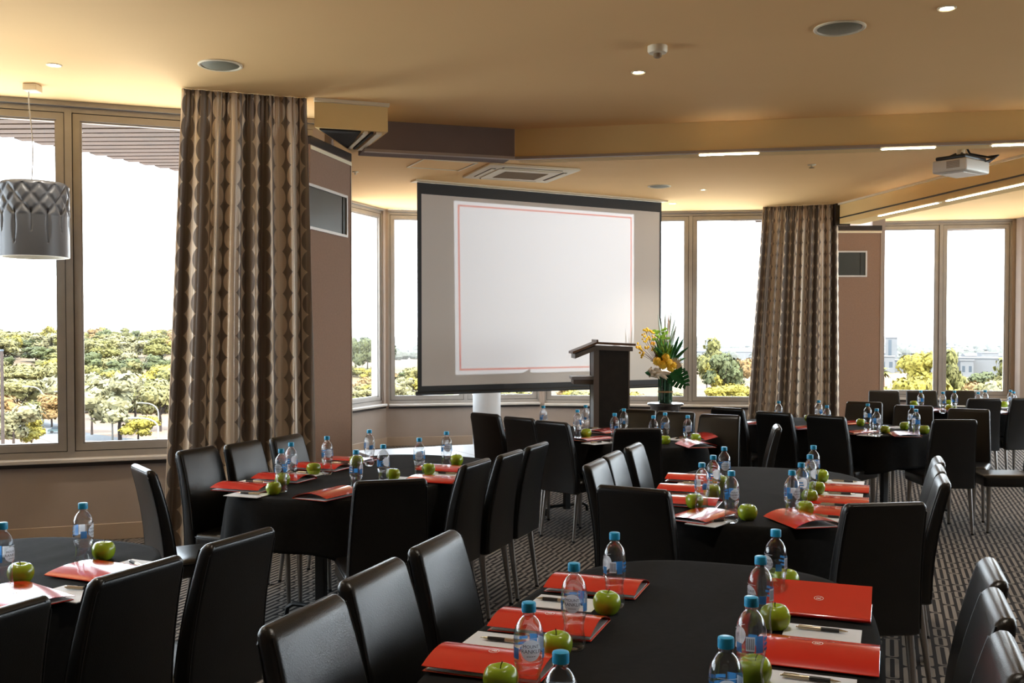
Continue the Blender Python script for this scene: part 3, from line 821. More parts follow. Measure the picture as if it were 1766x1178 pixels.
for i in range(4):
    n = qd[i].cross(qd[(i + 1) % 4]).normalized()
    if n.dot(cd) < 0: n = -n
    e = x.m('ADD', x.m('ADD', x.m('MULTIPLY', spn.outputs[0], n.x), x.m('MULTIPLY', spn.outputs[1], n.y)), x.m('MULTIPLY', spn.outputs[2], n.z))
    dmin = e if dmin is None else x.m('MINIMUM', dmin, e)
inq = x.m('GREATER_THAN', dmin, 0.0)
line = x.m('MULTIPLY', x.m('GREATER_THAN', dmin, 0.0082), x.m('LESS_THAN', dmin, 0.0118))
mxl = nt.nodes.new('ShaderNodeMix'); mxl.data_type = 'RGBA'
mxl.inputs['A'].default_value = (0.88, 0.96, 1.08, 1); mxl.inputs['B'].default_value = (0.85, 0.10, 0.08, 1)
nt.links.new(line, mxl.inputs['Factor']); nt.links.new(mxl.outputs['Result'], em.inputs['Color']); nt.links.new(inq, em.inputs['Strength'])
nt.links.new(em.outputs[0], lo_.inputs['Surface'])

# stage
sb = Vector((-0.52, 12.74)); sd = Vector((0.894, 0.447)); sn = Vector((0.447, -0.894))
def sp2(a, b): q = sb + sd * a + sn * b; return (q.x, q.y)
t = thing('stage_platform', 'low portable stage with pale grey top behind the tables', 'stage')
poly = [sp2(-1.55, 0), sp2(-1.55, 2.05), sp2(1.72, 2.05), sp2(1.72, 0)]
MB().prism(poly, 0.165, 0.20).obj('stage_top', 'stage_vinyl', t, smooth=0)
MB().prism([sp2(-1.53, 0.02), sp2(-1.53, 1.25), sp2(1.70, 1.25), sp2(1.70, 0.02)], 0.0, 0.165).obj('skirt', 'stage_skirt', t, smooth=0)
for a in (-0.45, 0.65):
    MB().prism([sp2(a - 0.006, 0.0), sp2(a - 0.006, 2.05), sp2(a + 0.006, 2.05), sp2(a + 0.006, 0.0)], 0.2005, 0.203).obj('joint_strip', 'steel_grey', t, smooth=0)
# column
struct(MB().lathe([(0.195, 0), (0.195, CEIL - 0.002)], 48, c=(-0.355, 13.95, 0)).obj('column', 'column_white'))

# lectern
lp = PV(1051, 640, 11.5)
t = thing('lectern', 'tall dark lectern with sloping wooden top in front of the screen', 'lectern', (lp.x, lp.y, 0.20), R(2))
hw, hd, lh = 0.20, 0.20, 1.245
MB().rbox(-hw, hw, -hd, hd, 0.03, lh, 0.006, 1).obj('body', 'lectern_dark', t, smooth=0)
MB().rbox(-hw - 0.02, hw + 0.02, -hd - 0.02, hd + 0.02, 0.0, 0.035, 0.006, 1).obj('base', 'lectern_edge', t, smooth=0)
for yy in (-hd - 0.004, hd + 0.001):
    MB().box(-hw - 0.006, -hw + 0.055, yy, yy + 0.006, 0.03, lh).obj('edge_panel', 'lectern_edge', t, smooth=0)
    MB().box(hw - 0.012, hw + 0.006, yy, yy + 0.006, 0.03, lh).obj('edge_panel', 'lectern_edge', t, smooth=0)
# sloped reading top: flat at the audience side, dropping towards the speaker's side (-x)
def slab(xz, th, y0, y1):
    m = MB(); n = len(xz)
    ring = lambda y: [(a, y, b) for a, b in xz] + [(a, y, b - th) for a, b in reversed(xz)]
    return m.loft([ring(y0), ring(y1)])
slab([(-0.45, 1.215), (-0.175, 1.325), (0.265, 1.305)], 0.026, -0.255, 0.255).obj('reading_top', 'lectern_top', t, smooth=0)
slab([(-0.42, 1.185), (-0.175, 1.285), (0.235, 1.268)], 0.05, -0.235, 0.235).obj('top_frame', 'lectern_edge', t, smooth=0)
slab([(-0.178, 1.352), (-0.160, 1.350)], 0.026, -0.25, 0.25).obj('paper_stop', 'lectern_top', t, smooth=0)
MB().rbox(-0.45, -hw, -0.17, 0.17, 0.895, 0.93, 0.004, 1).obj('side_shelf', 'steel_grey', t, smooth=0)
MB().rbox(-0.43, -hw - 0.006, -0.15, 0.15, 0.84, 0.893, 0.004, 1).obj('shelf_box', 'lectern_edge', t, smooth=0)

# side table with flowers
tp_ = PV(1147.5, 695, 12.5); ZT_ = tp_.z
t = thing('side_table', 'small round dark side table carrying the flowers', 'table', (tp_.x, tp_.y, 0))
MB().lathe([(0.20, ZT_ - 0.03), (0.222, ZT_ - 0.026), (0.226, ZT_ - 0.012), (0.222, ZT_ - 0.001), (0.0, ZT_)], 40).obj('tabletop', 'stand_dark', t)
MB().lathe([(0.185, ZT_ - 0.085), (0.19, ZT_ - 0.03)], 32).obj('apron', 'stand_dark', t)
for k in range(4):
    a = R(50 + 90 * k); c, s = math.cos(a), math.sin(a)
    MB().rbox(-0.019, 0.019, -0.019, 0.019, 0.0, ZT_ - 0.03, 0.003, 1, Matrix.Translation((0.17 * c, 0.17 * s, 0)) @ Matrix.Rotation(a, 4, 'Z')).obj('leg', 'stand_dark', t, smooth=0)
t = thing('flower_arrangement', 'yellow and green native flower arrangement in a leaf wrapped vase', 'flowers', (tp_.x, tp_.y, ZT_ + 0.001))
S = 0.00735                                        # metres per photo pixel at that distance
def fp(px, py, dy=0.0): return Vector(((px - 1147.5) * S, dy, (693.5 - py) * S))
MB().lathe([(0.078, 0), (0.082, 0.01), (0.080, 0.2), (0.084, 0.35), (0.078, 0.352), (0.075, 0.2), (0.07, 0.02)], 32).obj('vase', 'vase_green', t)
for k in range(9):
    a = 2 * math.pi * k / 9 + 0.2
    MB().tube([(0.083 * math.cos(a), 0.083 * math.sin(a), 0.012), (0.083 * math.cos(a + .05), 0.083 * math.sin(a + .05), 0.18), (0.087 * math.cos(a + .1), 0.087 * math.sin(a + .1), 0.345)], 0.007, 6).obj('wrapped_stem', 'leaf_dark', t)
m = MB()
for zz in (0.135, 0.142, 0.149): m.tube([(0.0935 * math.cos(2 * math.pi * i / 24), 0.0935 * math.sin(2 * math.pi * i / 24), zz) for i in range(25)], 0.0035, 5)
m.obj('raffia_tie', 'raffia', t)
rn = random.Random(5)
def blade(p0, p1, w, m_, name='blade', bend=0.0, fold=0.25):
    p0, p1 = Vector(p0), Vector(p1); d = p1 - p0; n = 9
    side = d.cross(Vector((0.2, 1, 0.1))).normalized(); up = side.cross(d).normalized()
    L_, R_, Md = [], [], []
    for i in range(n):
        k = i / (n - 1); c = p0 + d * k + up * bend * math.sin(math.pi * k) * d.length - Vector((0, 0, 1)) * bend * k * k * d.length
        ww = w * (math.sin(math.pi * min(1, 0.12 + 0.88 * k)) ** 0.8) * (1 if k < .98 else 0.1) + 0.0008
        L_.append(c - side * ww + up * ww * fold); Md.append(c); R_.append(c + side * ww + up * ww * fold)
    vs = L_ + Md + R_; fs = []
    for i in range(n - 1):
        fs += [(i, i + 1, n + i + 1, n + i), (n + i, n + i + 1, 2 * n + i + 1, 2 * n + i)]
    mm = MB().add(vs, fs); o = mm.obj(name, m_, t, smooth=180, recalc=False)
    sm = o.modifiers.new('thickness', 'SOLIDIFY'); sm.thickness = 0.0015
    return o
for (bx, by) in ((1135, 540), (1141, 548), (1148, 532), (1153, 536), (1158, 533), (1163, 545), (1166, 556), (1145, 560)):
    blade(fp(1147 + (bx - 1147) * 0.2, 620, rn.uniform(-.04, .04)), fp(bx, by, rn.uniform(-.08, .08)), 0.017, 'leaf_pale', 'tall_blade')
for (bx, by) in ((1170, 570), (1181, 576), (1186, 592), (1176, 583), (1179, 600), (1185, 612), (1172, 590), (1130, 577), (1124, 590)):
    blade(fp(1152, 632, rn.uniform(-.05, .05)), fp(bx, by, rn.uniform(-.1, .1)), 0.02, 'leaf_dark', 'dark_blade', 0.1)
for k in range(95):
    bx, by = rn.gauss(1144, 11), rn.gauss(594, 12)
    blade(fp(1146 + rn.uniform(-4, 4), 628, rn.uniform(-.06, .02)), fp(bx, by, rn.uniform(-.16, .08)), rn.uniform(.010, .019), rn.choice(['leaf_mid', 'leaf_mid', 'leaf_lime']), 'leaf', 0.08)
for k in range(26):
    c = fp(rn.gauss(1138, 7), rn.gauss(578, 6), rn.uniform(-.1, .0))
    a = rn.uniform(0, 6.28)
    blade(c, c + Vector((math.cos(a) * .05, -0.02, abs(math.sin(a)) * .05)), 0.016, 'leaf_lime', 'bract', 0.1)
def ball(c, r, m_, name, spikes=True):
    m = MB(); segs = 14
    m.lathe([(r * math.sin(math.pi * i / 10) + 1e-4, -r * math.cos(math.pi * i / 10)) for i in range(11)], segs, c)
    if spikes:
        for k in range(60):
            u = rn.uniform(-1, 1); a = rn.uniform(0, 6.28); d = Vector((math.sqrt(1 - u * u) * math.cos(a), math.sqrt(1 - u * u) * math.sin(a), u))
            q = Vector(c) + d * r * 0.9; s = d.orthogonal().normalized() * r * .12; s2 = d.cross(s)
            m.add([q + s, q - s * .5 + s2, q - s * .5 - s2, q + d * r * .38], [(0, 1, 3), (1, 2, 3), (2, 0, 3)])
    return m.obj(name, m_, t)
for (bx, by, r) in ((1131, 622, 7), (1141, 628, 7.5), (1150, 625, 8), (1146, 615, 6.5), (1158, 629, 7), (1154, 634, 6)):
    ball(fp(bx, by, -0.11 + rn.uniform(-.02, .02)), r * S, 'petal_yellow', 'pincushion_flower')
# yellow spray on twigs
for (bx, by) in ((1103, 595), (1108, 578), (1113, 570), (1117, 583), (1106, 607), (1122, 574), (1124, 592), (1113, 600), (1109, 588), (1128, 602), (1100, 600), (1107, 612), (1118, 568), (1126, 583)):
    tip = fp(bx, by, rn.uniform(-.12, .06)); b0 = fp(1140, 632, -.02)
    MB().tube([b0, b0.lerp(tip, .5) + Vector((-.02, 0, .02)), tip], [0.0045, 0.003, 0.002], 5).obj('twig', 'twig', t)
    for q in range(5):
        ball(tip + Vector((rn.uniform(-.025, .025), rn.uniform(-.03, .03), rn.uniform(-.025, .03))), rn.uniform(.011, .017), 'petal_yellow', 'blossom', False)
# cream wrapping leaves and spiky protea
for (a, b, c_, d_) in ((1122, 640, 1150, 648), (1128, 645, 1158, 640), (1116, 636, 1136, 650), (1126, 634, 1148, 651), (1120, 646, 1142, 643)):
    blade(fp(a, b, -.13), fp(c_, d_, -.10), 0.032, 'petal_cream', 'wrap_leaf', 0.1, 0.5)
for k in range(16):
    a = R(-25 + 130 * k / 15)
    blade(fp(1160, 632, -.09), fp(1160 + 17 * math.cos(a), 632 - 17 * math.sin(a), -.13), 0.007, 'petal_cream', 'spike')
for k in range(14):
    c = fp(rn.uniform(1117, 1130), rn.uniform(632, 648), -.1); ball(c, 0.012, 'petal_cream', 'seed_head', False)
blade(fp(1138, 648, -.08), fp(1110, 638, -.12), 0.045, 'leaf_dark', 'broad_leaf', 0.1)
# monstera leaf: lobed
def monstera():
    base = fp(1158, 640, -.10); m = MB()
    tip = fp(1180, 664, -.13); d = (tip - base); L = d.length; dn = d.normalized(); s = Vector((dn.z, 0, -dn.x))
    lobes = [(0.05, .55), (.2, .62), (.38, .62), (.56, .52), (.74, .38), (.9, .2)]
    for sg in (-1, 1):
        for i, (k, w) in enumerate(lobes):
            a = base + d * max(0, k - .07); b = base + d * (k + .075)
            o1 = base + d * (k + .12) + s * sg * w * L * .95; o2 = base + d * (k + .20) + s * sg * w * L * .80
            y = Vector((0, 0.02 * sg, 0))
            m.add([a, b, o2 + y, o1 + y * 1.2 - dn * .02], [(0, 1, 2, 3)])
    m.add([base + s * L * .25, base + d * .3 + s * L * .3, tip, base + d * .3 - s * L * .3, base - s * L * .25, base - dn * .02], [(0, 1, 2, 3, 4, 5)])
    o = m.obj('monstera_leaf', 'leaf_dark', t, smooth=0)
    q = o.modifiers.new('thickness', 'SOLIDIFY'); q.thickness = 0.002
monstera()

# ------------------------------------------------------------------ chair prototype (origin on the floor, faces +y)
def rrect(w, d, r, n=4, x=0.0, y=0.0, z=0.0):
    out = []
    r = min(r, w / 2 - 1e-4, d / 2 - 1e-4)
    for cx, cy, a0 in ((w / 2 - r, d / 2 - r, 0), (-w / 2 + r, d / 2 - r, 90), (-w / 2 + r, -d / 2 + r, 180), (w / 2 - r, -d / 2 + r, 270)):
        for i in range(n + 1):
            a = R(a0 + 90 * i / n); out.append((x + cx + r * math.cos(a), y + cy + r * math.sin(a), z))
    return out
def chair_proto():
    t = thing('dining_chair', 'black leather chair', 'chair')
    zt = 0.935
    def yc(z): k = (z - 0.38) / (zt - 0.38); return -0.205 - 0.012 * k - 0.083 * k ** 2.0
    def wd(z): k = max(0, (z - 0.42) / (zt - 0.42)); return 0.392 - 0.047 * k ** 1.25
    def td(z): k = (z - 0.38) / (zt - 0.38); return 0.075 - 0.022 * k
    rings = []
    zs = [0.372, 0.380] + [0.40 + 0.049 * i for i in range(10)] + [0.885, 0.905]
    for i, z in enumerate(zs):
        s = 0.02 if i == 0 else 0
        rings.append(rrect(wd(z) - s, td(z) - s, 0.02, 4, 0, yc(z), z))
    for a in (25, 50, 72, 88):
        q = math.sin(R(a)); z = 0.905 + 0.030 * q; sh = 0.030 * (1 - math.cos(R(a)))
        rings.append(rrect(wd(z) - sh * 1.3, td(z) - sh * 1.5, 0.018, 4, 0, yc(z), z))
    b = MB().loft(rings).obj('backrest', 'leather', t, smooth=50)
    # piping round the rear edge of the back
    pts = []
    for sx in (-1, 1):
        seq = [(sx * (wd(z) / 2 - 0.006), yc(z) - td(z) / 2 + 0.004, z) for z in (0.40, 0.5, 0.6, 0.7, 0.8, 0.86, 0.895)]
        pts.append(seq)
    m = MB(); m.tube(pts[0] + [(-wd(.92) / 2 + 0.03, yc(.92) - td(.92) / 2 + 0.005, 0.924)] + [(wd(.92) / 2 - 0.03, yc(.92) - td(.92) / 2 + 0.005, 0.924)] + pts[1][::-1], 0.003, 5)
    m.obj('piping', 'leather_piping', b)
    for sx in (-1, 1):
        MB().tube([(sx * (wd(z) / 2 - 0.006), yc(z) + td(z) / 2 - 0.004, z) for z in (0.49, 0.6, 0.7, 0.8, 0.86, 0.895, 0.915)], 0.0028, 5).obj('front_piping', 'leather_piping', b)
    # seat cushion
    rings = []
    for z, s in ((0.380, 0.014), (0.388, 0.0), (0.44, 0.0), (0.458, 0.004), (0.468, 0.018), (0.473, 0.06), (0.475, 0.16)):
        rings.append(rrect(0.392 - s, 0.435 - s, 0.03, 5, 0, 0.045, z))
    sobj = MB().loft(rings).obj('seat', 'leather', t, smooth=50)
    m = MB(); rr = rrect(0.394, 0.438, 0.03, 5, 0, 0.045, 0.452); m.tube(rr + rr[:1], 0.003, 5); m.obj('piping', 'leather_piping', sobj)
    for sx in (-1, 1):
        MB().tube([(sx * 0.165, 0.215, 0.385), (sx * 0.170, 0.225, 0.012)], [0.019, 0.0115], 12).obj('leg', 'chrome', t)
        MB().tube([(sx * 0.168, -0.185, 0.38), (sx * 0.175, -0.235, 0.012)], [0.019, 0.0115], 12).obj('leg', 'chrome', t)
        MB().lathe([(0.013, 0.0), (0.013, 0.014)], 10, (sx * 0.170, 0.225, 0)).obj('foot_cap', 'black_metal', t)
        MB().lathe([(0.013, 0.0), (0.013, 0.014)], 10, (sx * 0.175, -0.235, 0)).obj('foot_cap', 'black_metal', t)
    return t
CH = chair_proto(); CHF = []
BACK = 0.30                                       # the top of the back lies this far behind the chair's middle
def chair(px, py, phi, label, group, dxy=(0, 0)):
    p = P(px, py, 0.93); a = R(phi)
    f = Vector((math.sin(a), math.cos(a)))
    return place(CH, CHF, (p.x + f.x * BACK + dxy[0], p.y + f.y * BACK + dxy[1], 0), rz=-a, label=label, group=group)

N1, N2, N3 = 'nearest the camera', 'second from the camera', 'third from the camera'
GA = 'chairs at the table by the left window'
for px, py, ph, lb in ((-15, 1056, -67, 'cut by the picture edge'), (240, 979, -66, 'middle one of three'), (415, 925, -66, 'third and farthest')):
    chair(px, py, ph, 'black leather chair, right side of the left window table, ' + lb, GA)
GB = 'chairs at the table before the large curtain'
for px, py, ph, lb in ((245, 807, 56, 'black leather chair standing out at the left corner of the curtain table, seat visible'),
                       (338, 774.5, 110, 'black leather chair against the curtain, nearest the camera of that row'),
                       (417, 764, 110, 'black leather chair against the curtain, middle of the row of three'),
                       (492, 752.5, 110, 'black leather chair against the curtain, last one, at its right edge'),
                       (822, 797, -69, 'black leather chair, right side of the curtain table, ' + N1),
                       (881, 781, -69, 'black leather chair, right side of the curtain table, ' + N2),
                       (927, 767, -69, 'black leather chair, right side of the curtain table, ' + N3),
                       (674, 829, -17, 'black leather chair showing its back at the near end of the curtain table')):
    chair(px, py, ph, lb, GB)
GC = 'chairs at the table in front of the lectern'
for px, py, ph, lb in ((951, 727.5, 46, 'black leather chair, left side of lectern table, nearest the camera, steel legs visible'),
                       (895, 720.5, 46, 'black leather chair, left side of the lectern table, middle of three'),
                       (836, 713.5, 46, 'black leather chair in front of the white column'),
                       (1100, 739.5, -2, 'black leather chair showing its back at the near end of the lectern table'),
                       (1100, 707, -152, 'black leather chair beside the lectern facing the camera'),
                       (1166, 711, -152, 'black leather chair below the flowers facing the camera'),
                       (1242, 716, -152, 'black leather chair at the right end of the lectern table facing the camera'),
                       (1342, 735, -78, 'black leather chair seen from its side between two back tables')):
    chair(px, py, ph, lb, GC)
GD = 'chairs at the middle table'
for px, py, ph, lb in ((1024, 797.5, 110, 'black leather chair, left side of the middle table, ' + N1),
                       (1054, 783, 110, 'black leather chair, left side of the middle table, ' + N2),
                       (1091, 768.5, 110, 'black leather chair, left side of the middle table, ' + N3),
                       (1091, 842, 30, 'black leather chair showing its back, near left corner of the middle table'),
                       (1527, 869, -7, 'black leather chair showing its back, near right corner of the middle table'),
                       (1629, 826, -70, 'black leather chair, right side of the middle table, ' + N1),
                       (1622, 808, -70, 'black leather chair, right side of the middle table, ' + N2),
                       (1621, 793, -70, 'black leather chair, right side of the middle table, ' + N3)):
    chair(px, py, ph, lb, GD)
GE = 'chairs at the nearest table'
for px, py, ph, lb in ((520, 1054, 110, 'black leather chair, left side of the nearest table, closest to the camera'),
                       (640, 983, 110, 'black leather chair, left side of the nearest table, middle of three'),
                       (748, 931, 110, 'black leather chair, left side of the nearest table, furthest of three'),
                       (1716, 983, -70, 'black leather chair, right side of the nearest table, furthest of three'),
                       (1726, 1041, -70, 'black leather chair, right side of the nearest table, middle of three'),
                       (1746, 1126, -70, 'black leather chair cut by the bottom right corner of the picture')):
    chair(px, py, ph, lb, GE)
GF = 'chairs at the table before the far curtain'
for px, py, ph, lb in ((1254, 704, 46, 'black leather chair showing its back left of the far curtain, third from the camera'),
                       (1334, 711.5, 46, 'black leather chair showing its back in front of the far curtain, middle of three'),
                       (1424, 717.5, 46, 'black leather chair showing back and seat, nearest of three at the far curtain table'),
                       (1647, 724.5, 2, 'black leather chair showing its wide back at the right end of the far curtain table'),
                       (1671, 706, -150, 'black leather chair with grey lit front behind the wide back chair'),
                       (1576, 700, -152, 'black leather chair facing the camera at the far curtain table, middle of three'),
                       (1491, 693.5, -150, 'black leather chair facing the camera beside the brown panel'),
                       (1808, 720, -84, 'black leather chair half outside the picture at right, pale seat showing')):
    chair(px, py, ph, lb, GF)
GG = 'chairs at the table by the far right windows'
for px, py, ph, lb in ((1524, 674, 192, 'black leather chair under the left pane of the far right window'),
                       (1589, 674, 190, 'black leather chair under the mullion of the far right window, left one'),
                       (1655, 674, 188, 'black leather chair under the right pane of the far right window'),
                       (1698, 688, 2, 'black leather chair showing its back at the far right table, left one'),
                       (1772, 687, -4, 'black leather chair showing its back at the far right table, right one')):
    chair(px, py, ph, lb, GG)

# ------------------------------------------------------------------ tables and cloths
TZ = 0.75
def superell(a, b, n, k):
    c, s = math.cos(k), math.sin(k)
    return (a * math.copysign(abs(c) ** (2 / n), c), b * math.copysign(abs(s) ** (2 / n), s))
def make_table(cx, cy, phi, W, L, label, clabel, seed, cdrop=0.05):
    rz = -R(phi)
    t = thing('conference_table', label, 'table', (cx, cy, 0), rz, 'cloth covered conference tables')
    a, b = W / 2, L / 2
    pr = [superell(a - 0.01, b - 0.01, 3.0, 2 * math.pi * i / 72) for i in range(72)]
    MB().prism(pr, TZ - 0.032, TZ - 0.006).obj('tabletop', 'table_laminate', t, smooth=0)
    for sy in (-1, 1):
        y = sy * (b - 0.42)
        MB().rbox(-0.03, 0.03, y - 0.02, y + 0.02, 0.05, TZ - 0.034, 0.004, 1).obj('leg', 'black_metal', t, smooth=0)
        MB().tube([(-0.23, y, 0.012), (-0.222, y, 0.06), (-0.18, y, 0.085), (0.18, y, 0.085), (0.222, y, 0.06), (0.23, y, 0.012)], 0.014, 8).obj('foot', 'black_metal', t)
    MB().box(-0.015, 0.015, -(b - 0.42), b - 0.42, TZ - 0.08, TZ - 0.036).obj('stretcher', 'black_metal', t, smooth=0)
    # cloth
    rnd = random.Random(seed); NTh = 260
    ph = [rnd.uniform(0, 6.28) for _ in range(8)]
    def outline(i): return superell(a, b, 3.0, 2 * math.pi * i / NTh)
    base = [Vector(outline(i)) for i in range(NTh)]
    nrm = []
    for i in range(NTh):
        d = base[(i + 1) % NTh] - base[i - 1]; nrm.append(Vector((d.y, -d.x)).normalized())
    # arc length parametrisation for regular folds
    arc = [0.0]
    for i in range(NTh): arc.append(arc[-1] + (base[(i + 1) % NTh] - base[i]).length)
    tot = arc[-1]
    rings = []
    for k in (0.0, 0.25, 0.5, 0.7, 0.85, 0.94, 0.98):
        rg = []
        for i in range(NTh):
            p = base[i] * max(k, 0.004)
            w = 0.0012 * (math.sin(9 * p.x + 14 * p.y + ph[0]) + math.sin(31 * p.x - 6 * p.y + ph[1]) + 0.6 * math.sin(52 * p.x + ph[2] + 4 * p.y)) + 0.0022
            rg.append((p.x, p.y, TZ - 0.003 + max(0, w) * min(1, (1 - k) * 8)))
        rings.append(rg)
    nst = 12
    for j in range(nst + 1):
        rg = []
        e = j / nst
        for i in range(NTh):
            s = arc[i] / tot
            corner = min(1.0, (abs(base[i].x) / a * abs(base[i].y) / b) / 0.63) ** 7
            drop = 0.268 + cdrop * corner
            wv = (0.55 * math.sin(2 * math.pi * 9 * s + ph[3]) + 0.45 * math.sin(2 * math.pi * 17 * s + ph[4]) + 0.3 * math.sin(2 * math.pi * 27 * s + ph[5]))
            env = 0.55 + 0.45 * math.sin(2 * math.pi * 3 * s + ph[6])
            off = 0.004 + 0.012 * math.sin(min(1, e * 4) * math.pi / 2) + e * (0.010 + 0.026 * corner) + (e ** 0.8) * 0.030 * wv * env * (0.75 + 0.9 * corner)
            q = base[i] + nrm[i] * off
            z = TZ - 0.004 - drop * e if j else TZ - 0.003
            rg.append((q.x, q.y, z))
        rings.append(rg)
    m = MB().loft(rings, True, False)
    cme = m.mesh('tablecloth', 'cloth_black', smooth=180)
    c = link('tablecloth', cme)
    c.location = (cx, cy, 0.004); c.rotation_euler = (0, 0, rz)
    tag(c, clabel, 'tablecloth', 'black tablecloths')
    sm = c.modifiers.new('thickness', 'SOLIDIFY'); sm.thickness = 0.0018; sm.offset = 1
    return t
def su(s, u): return (s * AX[0] + u * TX[0], s * AX[1] + u * TX[1])
tabs = []
for (c, ph, W, L, nm) in ((su(2.26, -3.04), 20.6, 1.10, 2.02, 'by the left window'),
                          (su(5.40, -2.95), 20.6, 1.12, 2.02, 'in front of the large patterned curtain'),
                          ((0.80, 8.39), -33.0, 0.86, 1.98, 'in front of the lectern'),
                          (su(5.54, -0.64), 20.6, 1.10, 2.06, 'in the middle, with chairs on three sides'),
                          (su(2.72, -0.555), 20.6, 1.08, 2.06, 'nearest the camera'),
                          ((3.05, 9.30), -27.0, 1.08, 1.95, 'in front of the far curtain'),
                          ((5.52, 11.39), 94.0, 0.92, 2.10, 'by the far right windows')):
    make_table(c[0], c[1], ph, W, L, 'conference table on black legs under the cloth, ' + nm, 'black tablecloth on the table ' + nm, len(nm), 0.13 if 'patterned' in nm else 0.05)
# ------------------------------------------------------------------ water bottle
BZ = 0.7545                                       # height of the laid table
def bottle_proto():
    t = thing('water_bottle', 'clear water bottle', 'bottle')
    prof = [(0.0005, 0.003), (0.018, 0.0), (0.028, 0.002), (0.0315, 0.009), (0.0325, 0.02), (0.0318, 0.034), (0.0300, 0.05), (0.0292, 0.066),
            (0.0305, 0.082), (0.0335, 0.095), (0.0345, 0.100), (0.0335, 0.1035), (0.0350, 0.108), (0.0352, 0.125), (0.0352, 0.150), (0.0347, 0.162),
            (0.0325, 0.174), (0.0285, 0.185), (0.0225, 0.195), (0.0165, 0.202), (0.0140, 0.206), (0.0138, 0.2105), (0.0160, 0.2115), (0.0160, 0.2135), (0.0136, 0.2145), (0.0136, 0.220), (0.0005, 0.2205)]
    seg = 36; rings = []
    for r, z in prof:
        rg = []
        for j in range(seg):
            a = 2 * math.pi * j / seg
            k = 0.0
            if 0.02 < z < 0.096: k = -0.0014 * (1 + math.sin(3 * a + z * 55)) * math.sin(math.pi * (z - 0.02) / 0.076)
            if z < 0.012 and r > 0.01: k += -0.0012 * (1 + math.cos(5 * a))
            rg.append(((r + k) * math.cos(a), (r + k) * math.sin(a), z))
        rings.append(rg)
    b = MB().loft(rings).obj('body', 'clear_bottle', t, smooth=60)
    # cap with ribs
    m = MB(); rings = []
    n = 60
    for r, z, rb in ((0.0165, 0.2142, 0), (0.0168, 0.2150, 1), (0.0168, 0.2325, 1), (0.0158, 0.2352, 0), (0.0140, 0.2360, 0), (0.0004, 0.2362, 0)):
        rings.append([((r - rb * 0.0005 * (j % 2)) * math.cos(2 * math.pi * j / n), (r - rb * 0.0005 * (j % 2)) * math.sin(2 * math.pi * j / n), z) for j in range(n)])
    m.loft(rings).obj('cap', 'cap_blue', t, smooth=40)
    # printed label: curved patches just off the surface, front at angle 0 (+x)
    rr = 0.0357
    def cyl(a, z, dr=0.0): return ((rr + dr) * math.cos(a), (rr + dr) * math.sin(a), z)
    m = MB()
    N = 28; zc = 0.133
    ov = [(0.66 * math.cos(2 * math.pi * i / N) * (1 + 0.08 * math.sin(4 * math.pi * i / N)), 0.0235 * math.sin(2 * math.pi * i / N)) for i in range(N)]
    # oval built as strips so that it follows the cylinder
    K = 14; strip = []
    for i in range(K + 1):
        a = -0.66 + 1.32 * i / K
        hh = 0.0245 * math.sqrt(max(0.0, 1 - (a / 0.67) ** 2)) + 0.0004
        strip.append((a, hh))
    vs = []; fs = []
    for a, hh in strip: vs += [cyl(a, zc - hh), cyl(a, zc + hh)]
    for i in range(K): fs.append((2 * i, 2 * i + 2, 2 * i + 3, 2 * i + 1))
    m.add(vs, fs, 0)
    def patch(a0, a1, z0, z1, mi, k=6):
        vs = []; fs = []
        for i in range(k + 1):
            a = a0 + (a1 - a0) * i / k; vs += [cyl(a, z0), cyl(a, z1)]
        for i in range(k): fs.append((2 * i, 2 * i + 2, 2 * i + 3, 2 * i + 1))
        m.add(vs, fs, mi)
    patch(1.75, 2.35, 0.116, 0.150, 0)                       # bar code ground
    patch(2.42, 2.95, 0.112, 0.152, 1)                       # blue panel
    patch(3.05, 3.65, 0.140, 0.147, 1); patch(3.05, 3.75, 0.128, 0.134, 1); patch(3.05, 3.60, 0.116, 0.122, 1)
    patch(-1.45, -0.85, 0.110, 0.136, 1); patch(0.9, 1.45, 0.110, 0.132, 1)
    patch(-0.60, 0.60, 0.1595, 0.1605, 0)
    lb = m.obj('label', ['label_white', 'label_blue'], t, smooth=180, recalc=False)
    m = MB()
    for txt, size, z in (('MOUNT', 0.0105, 0.1385), ('FRANKLIN', 0.0125, 0.1265), ('LIGHTLY SPRUNG', 0.0035, 0.1185)):
        if txt.startswith('LIGHT'): continue
        v, f = text_mesh(txt, size)
        m.add([cyl(p.x / rr, z + p.y, 0.0004) for p in v], f)
    for i in range(4): 
        a0 = -0.28 + 0.15 * i
        m.add([cyl(a0, 0.1185, .0004), cyl(a0 + 0.11, 0.1185, .0004), cyl(a0 + 0.11, 0.1198, .0004), cyl(a0, 0.1198, .0004)], [(0, 1, 2, 3)])
    for i in range(9):
        a0 = 1.79 + 0.06 * i; m.add([cyl(a0, 0.120, .0004), cyl(a0 + 0.02 + .015 * (i % 2), 0.120, .0004), cyl(a0 + 0.02 + .015 * (i % 2), 0.146, .0004), cyl(a0, 0.146, .0004)], [(0, 1, 2, 3)])
    m.obj('lettering', 'print_black', lb, smooth=0, recalc=False)
    return t
BT = bottle_proto(); BTF = []; BPOS = []
def bottle(px, py, label, group, face=None):
    p = P(px, py + 1.0, BZ + 0.2362)
    BPOS.append((p.x, p.y))
    k = math.atan2(-p.y, -p.x)                    # direction to the camera
    rz = k + (face if face is not None else random.uniform(-3, 3))
    return place(BT, BTF, (p.x, p.y, BZ), rz=rz, label=label, group=group)

